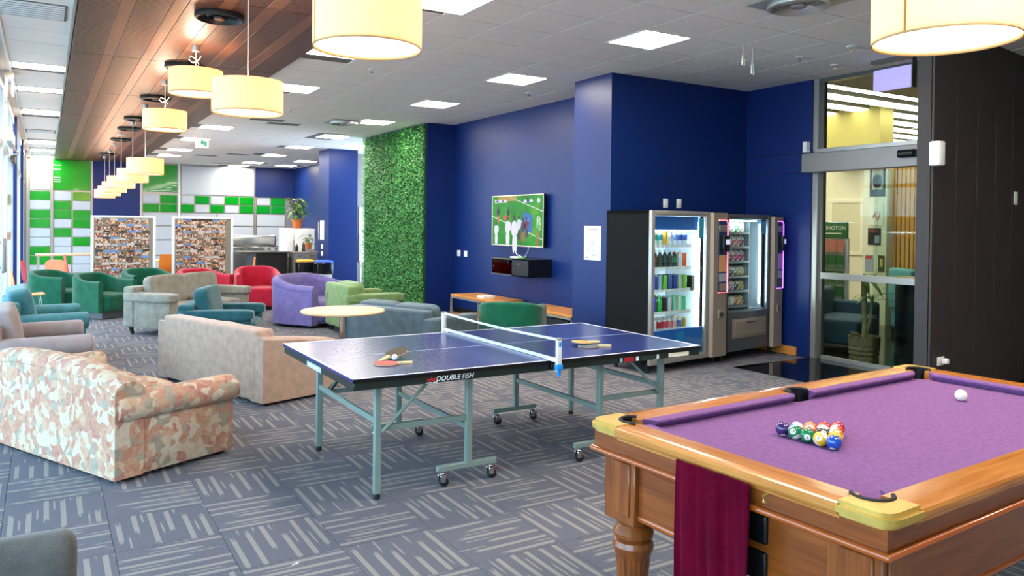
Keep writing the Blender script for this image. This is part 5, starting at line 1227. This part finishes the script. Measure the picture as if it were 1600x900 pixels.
for z in sh2:
    s = ob('shelf', MB().box((.06, .1, z-.012), (.6, .6, z-.003), .002).box((.06, .09, z-.03), (.6, .1, z-.002)), M['alu'], E2)
    for r in range(1): pass
pay_panel(E2, .94, 1.19, .13, 1.80, tan, '#c030ff', plain('label_violet', '#c08ad8', .5), 1)
# drinks
def bottle_mesh(kind):
    mb = MB()
    if kind == 'can': mb.lathe([(0, 0), (.026, 0), (.031, .008), (.031, .105), (.026, .118), (.024, .12), (0, .116)], seg=14, mi=1); mb.lathe([(.0315, .02), (.0315, .095)], seg=14)
    elif kind == 'tall': mb.lathe([(0, 0), (.026, 0), (.028, .006), (.028, .155), (.024, .165), (0, .162)], seg=14)
    else:
        mb.lathe([(0, 0), (.028, 0), (.031, .01), (.029, .05), (.031, .07), (.031, .11), (.026, .135), (.013, .165), (.013, .178), (0, .178)], seg=14, mi=1)
        mb.lathe([(.0318, .055), (.0318, .118)], seg=14); mb.lathe([(0, .176), (.015, .176), (.015, .195), (0, .195)], seg=12, mi=2)
    return mb
D1 = [[('bottle', 'lime green', '#9fc53a', '#dfeccb'), ('bottle', 'green', '#2f9a4a', '#cfe8d0'), ('bottle', 'blue green', '#2f8fb0', '#cfe6ee'), ('tall', 'yellow', '#f2b41c', '#f2b41c'), ('bottle', 'clear', '#c9d6ea', '#e8eef6'), ('bottle', 'clear blue labelled', '#7f9bd0', '#e2eaf4'), ('bottle', 'dark blue labelled', '#2e4a96', '#dde6f2'), ('bottle', 'blue labelled', '#3a5cb0', '#dde6f2')],
      [('bottle', 'brown', '#6b4a3c', '#4a2e24'), ('bottle', 'dark brown', '#6a3d33', '#2e1c18'), ('bottle', 'dark green', '#2d4a3c', '#24382e'), ('bottle', 'deep green', '#284438', '#1f342a'), ('bottle', 'black green', '#20332c', '#22302a'), ('bottle', 'green labelled', '#3f8a5a', '#36473e'), ('bottle', 'pale', '#dfe6ec', '#e8eef2'), ('tall', 'orange', '#e8662a', '#e8662a')],
      [('tall', 'royal blue', '#1e3ab0', '#1e3ab0'), ('tall', 'blue and red', '#2038a8', '#2038a8'), ('tall', 'silver blue', '#8fa6c6', '#8fa6c6'), ('tall', 'bright green', '#5fbf2a', '#5fbf2a'), ('tall', 'steel blue', '#3d5a9c', '#3d5a9c'), ('tall', 'deep blue', '#1f3f9a', '#1f3f9a'), ('tall', 'silver', '#b9c4c0', '#b9c4c0'), ('tall', 'lime', '#7cc23a', '#7cc23a')],
      [('bottle', 'black capped', '#3c3c44', '#d8d8de'), ('tall', 'dark blue', '#2238a0', '#2238a0'), ('bottle', 'vivid green', '#2fa83a', '#37b542'), ('tall', 'black', '#26262c', '#26262c'), ('tall', 'white black striped', '#cfd3d8', '#cfd3d8'), ('tall', 'mint', '#8fd0ae', '#8fd0ae'), ('tall', 'white green', '#cfe8d8', '#cfe8d8'), ('tall', 'green edged', '#58c28a', '#58c28a')],
      [('can', 'black', '#2b2b30', '#c9c9cc'), ('can', 'silver', '#b8b8bc', '#c9c9cc'), ('can', 'black and red', '#b3202c', '#c9c9cc'), ('can', 'red', '#d8505a', '#e2e2e4'), ('can', 'red white', '#e0707a', '#e2e2e4'), ('can', 'white red', '#e8a0a4', '#e2e2e4'), ('can', 'blue', '#5a7ab0', '#c9c9cc'), ('can', 'gold', '#c9a84a', '#d8c88a')]]
rn = ['top', 'second', 'middle', 'fourth', 'lowest']; cn = ['first', 'second', 'third', 'fourth', 'fifth', 'sixth', 'seventh', 'eighth']
MC = {}
for r, row in enumerate(D1):
    for c, (kd, nm_, lab, body) in enumerate(row):
        key = (kd, lab)
        ml = plain('drink_%d_%d' % (r, c), lab, .3); mbody = plain('drink_body_%d_%d' % (r, c), body, .15)
        tmp = ob('t', bottle_mesh(kd), [ml, mbody, M['white'] if r != 3 else ml], sharp=40); me = tmp.data; bpy.data.objects.remove(tmp)
        if kd == 'tall': # pale lower band on the can
            pass
        for dpt in range(3):
            X, Y = vw(.10+.088*c, .12+.075*dpt); o = inst('drink_can' if kd != 'bottle' else 'drink_bottle', me, None, (X, Y, sh1[r]-.0035), (0, 0, R.uniform(0, 6)))
            tag(o, '%s drink %s, %s shelf of drinks machine, %s column%s' % (nm_, 'bottle' if kd == 'bottle' else 'can', rn[r], cn[c], [' front', ' second behind', ' third behind'][dpt]), 'bottle' if kd == 'bottle' else 'can', 'drinks on the vending shelves')
# snacks
SN = [['#2f7a4a', '#4f9a5a', '#c9d0c8', '#7fb08a', '#d8c8a8'], ['#c05a4a', '#d84a8a', '#e0562a', '#d8867a', '#b5404a'], ['#8aa04a', '#6aa03a', '#c94a6a', '#e02a8a', '#d8407a'], ['#2c2f3a', '#e0b02a', '#3a3c46', '#8a9a3a', '#f0c020'], ['#9a5a3a', '#3a2f3a', '#c9a0c0', '#2b2b36', '#e0c030'], ['#c9ccd0', '#2a2c30', '#e8e2d0', '#e07a2a', '#d8a040']]
ncol = ['green', 'red', 'pink', 'dark', 'mixed', 'pale']; srn = ['top', 'second', 'third', 'fourth', 'fifth', 'lowest']
for r, row in enumerate(SN):
    for c, col in enumerate(row):
        hgt = .145 if r < 3 else .12; wd = .088
        def fn(v, hh=hgt): t = abs(v.z)/(hh/2); return Vector((v.x, v.y*(1-.75*t**3), v.z))
        m = newmat('snack_%d_%d' % (r, c)); mm, nt, b = m; co = objco(nt); n = nd(nt, 'ShaderNodeTexNoise', i_Scale=22, i_Detail=1); nt.links.new(co, n.inputs[0])
        nt.links.new(ramp(nt, n.outputs[0], [(.4, col), (.46, '#e8e4da'), (.54, '#e8e4da'), (.6, col)], 'CONSTANT'), b.inputs['Base Color']); b.inputs['Roughness'].default_value = .3
        tmp = ob('t', MB().puff((0, 0, hgt/2), (wd, .04, hgt), 5, 6, fn=fn), mm, sharp=60); me = tmp.data; bpy.data.objects.remove(tmp)
        for dpt in range(2):
            X, Y = vw(.115+.1*c+.012*dpt, .15+.07*dpt, 1.372); o = inst('snack_packet', me, None, (X, Y, sh2[r]-.002), (math.radians(-9), math.radians(6), VA))
            tag(o, 'snack packet, %s shelf of snack machine, %s column%s' % (srn[r], cn[c], ', behind the first' if dpt else ' front'), 'snack', 'snacks on the vending shelves')

# ================================================================== FAR END OF THE ROOM
def photo_mat():
    m, nt, b = newmat('crowd_photo'); oi = nd(nt, 'ShaderNodeObjectInfo'); tc_ = nd(nt, 'ShaderNodeTexCoord')
    ad = nd(nt, 'ShaderNodeVectorMath', operation='ADD'); cb_ = nd(nt, 'ShaderNodeCombineXYZ'); s = mth(nt, 'MULTIPLY', oi.outputs['Random'], 37.0)
    for i in range(3): nt.links.new(s, cb_.inputs[i])
    nt.links.new(tc_.outputs['Object'], ad.inputs[0]); nt.links.new(cb_.outputs[0], ad.inputs[1])
    v = nd(nt, 'ShaderNodeTexVoronoi', i_Scale=38); nt.links.new(ad.outputs[0], v.inputs[0]); sc_ = nd(nt, 'ShaderNodeSeparateColor'); nt.links.new(v.outputs['Color'], sc_.inputs[0])
    crowd = ramp(nt, sc_.outputs[0], [(0, '#3a3032'), (.2, '#96664f'), (.4, '#cf9f7d'), (.5, '#6a5a58'), (.65, '#e0cfba'), (.85, '#a03a34'), (.93, '#d9a24a')], 'CONSTANT')
    sky = ramp(nt, oi.outputs['Random'], [(0, '#b9b0a4'), (.2, '#7a6450'), (.4, '#c9c4c0'), (.55, '#5a86c8'), (.65, '#3a3230'), (.8, '#d0b8a8'), (.92, '#6a92c8')], 'CONSTANT')
    sp = nd(nt, 'ShaderNodeSeparateXYZ'); nt.links.new(tc_.outputs['Object'], sp.inputs[0]); top = mth(nt, 'GREATER_THAN', sp.outputs[2], .02)
    mx = nd(nt, 'ShaderNodeMix', data_type='RGBA'); nt.links.new(top, mx.inputs[0]); nt.links.new(crowd, mx.inputs[6]); nt.links.new(sky, mx.inputs[7]); nt.links.new(mx.outputs[2], b.inputs['Base Color']); b.inputs['Roughness'].default_value = .4; return m
pm = photo_mat(); tmp = ob('t', MB().box((-.069, -.002, -.062), (.069, 0, .062)), pm); pme = tmp.data; bpy.data.objects.remove(tmp)
def photo_board(x0, x1, y, zt, label, seed):
    e = empty('photo_board', ((x0+x1)/2, y, 0), 0, label, 'display board'); a = (x1-x0)/2; Rr = random.Random(seed)
    ob('panel', MB().box((-a+.04, -.01, .25), (a-.04, .02, zt-.04)), plain('board_grey%d' % seed, '#8a8272', .8), e)
    mb = MB()
    for lo, hi in (((-a, -.025, 0), (-a+.05, .035, zt)), ((a-.05, -.025, 0), (a, .035, zt)), ((-a+.05, -.025, zt-.045), (a-.05, .035, zt)), ((-a+.05, -.025, .2), (a-.05, .035, .25))): mb.box(lo, hi, .006)
    ob('frame', mb, M['white'], e)
    for s in (-1, 1): ob('foot', MB().box((s*(a-.045)-.02, -.3, 0), (s*(a-.045)+.02, .3, .03), .004), M['white'], e)
    z = zt-.11; 
    while z > .32:
        x = -a+.12+Rr.uniform(0, .03)
        while x < a-.16:
            inst('photo', pme, e, (x, -.0105, z+Rr.uniform(-.012, .012)), (0, Rr.uniform(-.05, .05), 0), (Rr.uniform(.8, 1.05), 1, Rr.uniform(.85, 1.15))); x += .141
        z -= .128
photo_board(.76, 1.93, 17.4, 1.76, 'white framed pinboard covered in photographs, the left of two', 1)
photo_board(2.22, 3.42, 17.2, 1.76, 'white framed pinboard covered in photographs, the right of two', 2)
# high laminate tables and stools at the windows end
def plain_table(name, x0, x1, y0, y1, h, label):
    e = empty(name, ((x0+x1)/2, (y0+y1)/2, 0), 0, label, 'table', None); a, b = (x1-x0)/2, (y1-y0)/2
    ob('tabletop', MB().box((-a, -b, h-.035), (a, b, h), .006), M['beech'], e)
    for sx in (-1, 1):
        for sy in (-1, 1): ob('leg', MB().box((sx*(a-.05)-.025, sy*(b-.05)-.025, 0), (sx*(a-.05)+.025, sy*(b-.05)+.025, h-.035)), M['alu'], e)
plain_table('long_table', -.2, 1.5, 20.0, 20.8, .89, 'long pale timber table before the green and white panels')
plain_table('study_table', 2.1, 3.3, 19.6, 20.3, .74, 'pale timber table seen between the two photo boards')
def shell_chair(x, y, f, mat, label, h=.8):
    e = empty('plastic_chair', (x, y, 0), rz_from(f), label, 'chair', 'plastic shell chairs')
    rings = []
    for t, (yy, z, w_) in enumerate(((.2, .44, .2), (.0, .43, .21), (-.17, .45, .21), (-.215, .55, .2), (-.235, .7, .19), (-.26, h, .16))):
        rings.append([(-w_, yy, z), (0, yy-.02*(t > 2), z-.012*(t < 3)), (w_, yy, z), (w_, yy-.012*(t > 2), z+.012*(t < 3)), (0, yy-.035*(t > 2), z+.0), (-w_, yy-.012*(t > 2), z+.012*(t < 3))])
    ob('shell', MB().loft(rings), mat, e, sharp=60)
    for sx in (-1, 1):
        for sy in (-1, 1): ob('leg', MB().cyl((sx*.2, sy*.2, 0), (sx*.15, sy*.13, .44), .011, 8), M['chrome'], e)
orp = plain('orange_plastic', '#f0862c', .4); rdp = plain('red_plastic', '#d8242c', .4)
shell_chair(-.22, 14.9, (1, .1), orp, 'orange plastic chair by the left windows', .84); shell_chair(-.12, 17.0, (1, .2), rdp, 'red plastic chair by the left windows', .9)
shell_chair(.62, 19.75, (.9, .1), rdp, 'red plastic chair at the long pale table', .9)
shell_chair(2.35, 19.1, (0, 1), orp, 'orange plastic chair between the photo boards, left', .92); shell_chair(2.78, 18.95, (0, 1), rdp, 'red plastic chair between the photo boards, right', .84)
shell_chair(3.72, 17.75, (-1, .2), orp, 'orange chair just right of the right photo board', .88)
e = empty('orange_upholstered_chair', (.3, 18.6, 0), rz_from((.5, .8)), 'pale orange upholstered chair before the long table', 'chair')
orf = fabric('pale_orange_cloth', '#e07a52', '#f09068'); ob('backrest', MB().prism([(-.22, .3), (.22, .3), (.2, .75), (.1, .84), (-.12, .84), (-.2, .78)], -.28, -.18, axis='y'), orf, e); ob('seat', MB().box((-.24, -.2, .2), (.24, .25, .45), .04, 3), orf, e); ob('base', MB().cyl((0, 0, 0), (0, 0, .2), .16, 20), F['plinth'], e)
# kitchen corner
e = empty('kitchen_island', (4.9, 20.7, 0), 0, 'black kitchen island with dark overhanging worktop', 'counter')
ob('worktop', MB().box((-.72, -.5, .86), (.5, .7, .9), .004), plain('dark_worktop', '#3a3230', .2), e); ob('body', MB().box((-.3, -.42, .05), (.45, .65, .86)), plain('island_black', '#0e0a0a', .4), e); ob('kick', MB().box((-.28, -.38, 0), (.42, .6, .05)), M['black'], e); ob('end_panel', MB().box((.45, -.45, 0), (.5, .68, .86)), M['blackm'], e)
e = empty('gas_cooker', (5.15, 22.6, 0), 0, 'stainless gas cooker with knobs behind the island', 'cooker')
ss = plain('stainless', '#b9babb', .25, .9); ob('body', MB().box((-.75, -.3, 0), (.6, .4, .95), .01), ss, e); ob('hood_lid', MB().box((-.75, .2, .95), (.6, .38, 1.28), .06, 4), ss, e); ob('control_panel', MB().box((-.75, -.34, .82), (.6, -.3, .96), .006), ss, e)
for k in range(6): ob('knob', MB().cyl((-.5+.19*k, -.38, .9), (-.5+.19*k, -.33, .9), .035, 14), M['alud'], e)
ob('burner_grate', MB().box((-.7, -.2, .955), (.55, .18, .975)), M['blackm'], e)
e = empty('fridge', (5.92, 21.4, 0), 0, 'white upright fridge with potted plant on top', 'fridge'); ob('body', MB().box((-.36, -.32, .03), (.42, .4, 1.5), .015, 2), M['white'], e); ob('door', MB().box((-.36, -.37, .06), (-.14, -.32, 1.49), .01, 2).box((-.13, -.37, .06), (.42, -.32, 1.49), .01, 2), M['white'], e, label='two white doors with dark joint'); ob('handle', MB().box((-.17, -.39, .7), (-.15, -.37, 1.2)), M['alu'], e); ob('notice', MB().box((-.3, -.374, 1.0), (-.2, -.371, 1.14)), M['paperw'], e)
for x in (-.3, .36):
    ob('foot', MB().box((x, -.25, 0), (x+.04, .3, .03)), M['black'], e)
e = empty('drawer_unit', (5.95, 20.25, 0), 0, 'grey drawer cabinet beside the fridge under small plant', 'cabinet'); dg = plain('drawer_grey', '#6f706c', .5)
ob('body', MB().box((-.42, -.1, 0), (.2, .45, .86)), dg, e); ob('top', MB().box((-.44, -.12, .86), (.21, .46, .9), .004), plain('stone_top', '#8a8077', .5), e)
for k in range(5):
    for c in range(2):
        dd = ob('drawer', MB().box((-.41+.305*c, -.115, .04+.163*k), (-.115+.305*c, -.1, .19+.163*k), .004), dg, e); ob('drawer_handle', MB().box((-.32+.305*c, -.13, .14+.163*k), (-.2+.305*c, -.115, .155+.163*k)), M['chrome'], dd)
def bin_(x, y, col, label):
    e = empty('waste_bin', (x, y, 0), 0, label, 'bin', 'recycling bins'); ob('body', MB().loft([[(-.15, -.15, 0), (.15, -.15, 0), (.15, .15, 0), (-.15, .15, 0)], [(-.19, -.17, .66), (.19, -.17, .66), (.19, .17, .66), (-.19, .17, .66)]]), plain('bin_white'+col, '#d6d4cf', .5), e)
    rings = []; Rb = random.Random(4)
    for z, s_ in ((.40, 1.1), (.47, 1.14), (.56, 1.12), (.655, 1.16), (.672, 1.06)): rings.append([((.19*s_+Rb.uniform(-.008, .008))*math.copysign(abs(math.cos(a_))**.45, math.cos(a_)), (.18*s_+Rb.uniform(-.008, .008))*math.copysign(abs(math.sin(a_))**.45, math.sin(a_)), z+(Rb.uniform(-.03, .03) if z < .46 else 0)) for a_ in [2*PI*k/28 for k in range(28)]])
    ob('bin_liner', MB().loft(rings), plain('liner'+col, '#0c0c0d', .2), e); ob('lid', MB().puff((0, 0, .69), (.42, .4, .07), 4, 8), plain('lid'+col, col, .4), e)
bin_(5.62, 19.45, '#e8a11c', 'waste bin with orange lid beside the blue pillar'); bin_(5.96, 19.0, '#2c5fd0', 'waste bin with blue lid and black liner beside the blue pillar')
for k, (y, z0, z1, lb) in enumerate(((20.05, 1.22, 1.70, 'upper long notice sheet on pillar side'), (20.3, 1.1, 1.62, 'yellowish notice sheet left of the pillar'))):
    pass
tag(ob('notice_sheet', MB().box((6.155, 19.62, 1.22), (6.16, 19.95, 1.72)), M['paperw']), 'tall white notice sheet on side of far blue pillar', 'poster')
tag(ob('notice_sheet', MB().box((6.7, 21.5, 1.18), (6.706, 21.9, 1.68)).box((6.7, 21.5, 1.18), (7.5, 21.502, 1.2)), plain('cream_sheet', '#dfd3a8', .7)), 'cream notice sheet just left of far blue pillar', 'poster')
plate('wall_switch', (6.148, 19.7, .98), (6.16, 19.85, 1.1), 'upper white switch on side of far blue pillar', cat='switch'); plate('wall_switch', (6.148, 19.7, .8), (6.16, 19.85, .92), 'lower white switch on side of far blue pillar', cat='switch')
# potted plants on fridge and drawers
def potted(x, y, z, s, nleaf, hgt, label, seed):
    e = empty('potted_plant', (x, y, z), 0, label, 'plant'); Rr = random.Random(seed)
    ob('pot', MB().lathe([(0, 0), (.1*s, 0), (.13*s, .2*s), (.15*s, .2*s), (.15*s, .25*s), (.12*s, .25*s), (.11*s, .2*s), (0, .2*s)], seg=24), M['terracotta'], e)
    for k in range(4): a = Rr.uniform(0, 6.3); ob('stem', MB().tube([(0, 0, .2*s), (math.cos(a)*.04*s, math.sin(a)*.04*s, .2*s+hgt*.5), (math.cos(a)*.1*s, math.sin(a)*.1*s, .2*s+hgt*(.7+.3*Rr.random()))], .01*s), M['stem'], e)
    for k in range(nleaf):
        a = Rr.uniform(0, 2*PI); z_ = .2*s+hgt*Rr.uniform(.1, 1.0); rr = .1*s*Rr.random(); leaf_obj(e, (rr*math.cos(a), rr*math.sin(a), z_), (math.cos(a), math.sin(a), Rr.uniform(.1, .9)), Rr.uniform(.2, .42)*s, .05*s, Rr.uniform(.3, .9))
potted(5.93, 21.3, 1.5, 1.0, 70, .62, 'large leafy houseplant in terracotta pot on top of the fridge', 1)
potted(6.0, 20.45, .95, .7, 16, .25, 'small plant in terracotta pot standing on the drawer cabinet', 2)
tag(ob('plant_stand', MB().box((5.88, 20.32, .9), (6.12, 20.56, .915)).box((5.88, 20.32, .935), (6.12, 20.56, .95)).box((5.89, 20.33, .91), (5.9, 20.34, .94)).box((6.1, 20.33, .91), (6.11, 20.34, .94)).box((5.89, 20.54, .91), (5.9, 20.55, .94)).box((6.1, 20.54, .91), (6.11, 20.55, .94)), M['alu']), 'low wire riser beneath the small terracotta pot', 'riser')
for k, (x, c_, h_) in enumerate(((5.62, '#1a1a1c', .2), (5.72, '#e2ded6', .16), (5.8, '#222428', .24))):
    tag(ob('kitchen_bottle', MB().lathe([(0, 0), (.04, 0), (.042, .01), (.042, h_*.7), (.018, h_*.85), (.018, h_), (0, h_)], (x, 20.22, .9), 16), plain('kbottle%d' % k, c_, .3)), ['black bottle', 'white bottle', 'taller dark bottle'][k]+' on the grey drawer cabinet', 'bottle')
# outside: pale paving and low wall seen through the windows
blk('ground_outside', (-40, -20, -.3), (-2.5, 60, -.12), plain('paving', '#b5b8bb', .9))
tag(ob('paper_scrap', MB().prism([(0, 0), (.03, .004), (.045, .02), (.02, .012)], .001, .004), M['paperw'], loc=(1.02, 3.72, 0)), 'tiny white paper scrap lying on the carpet in the foreground', 'litter')
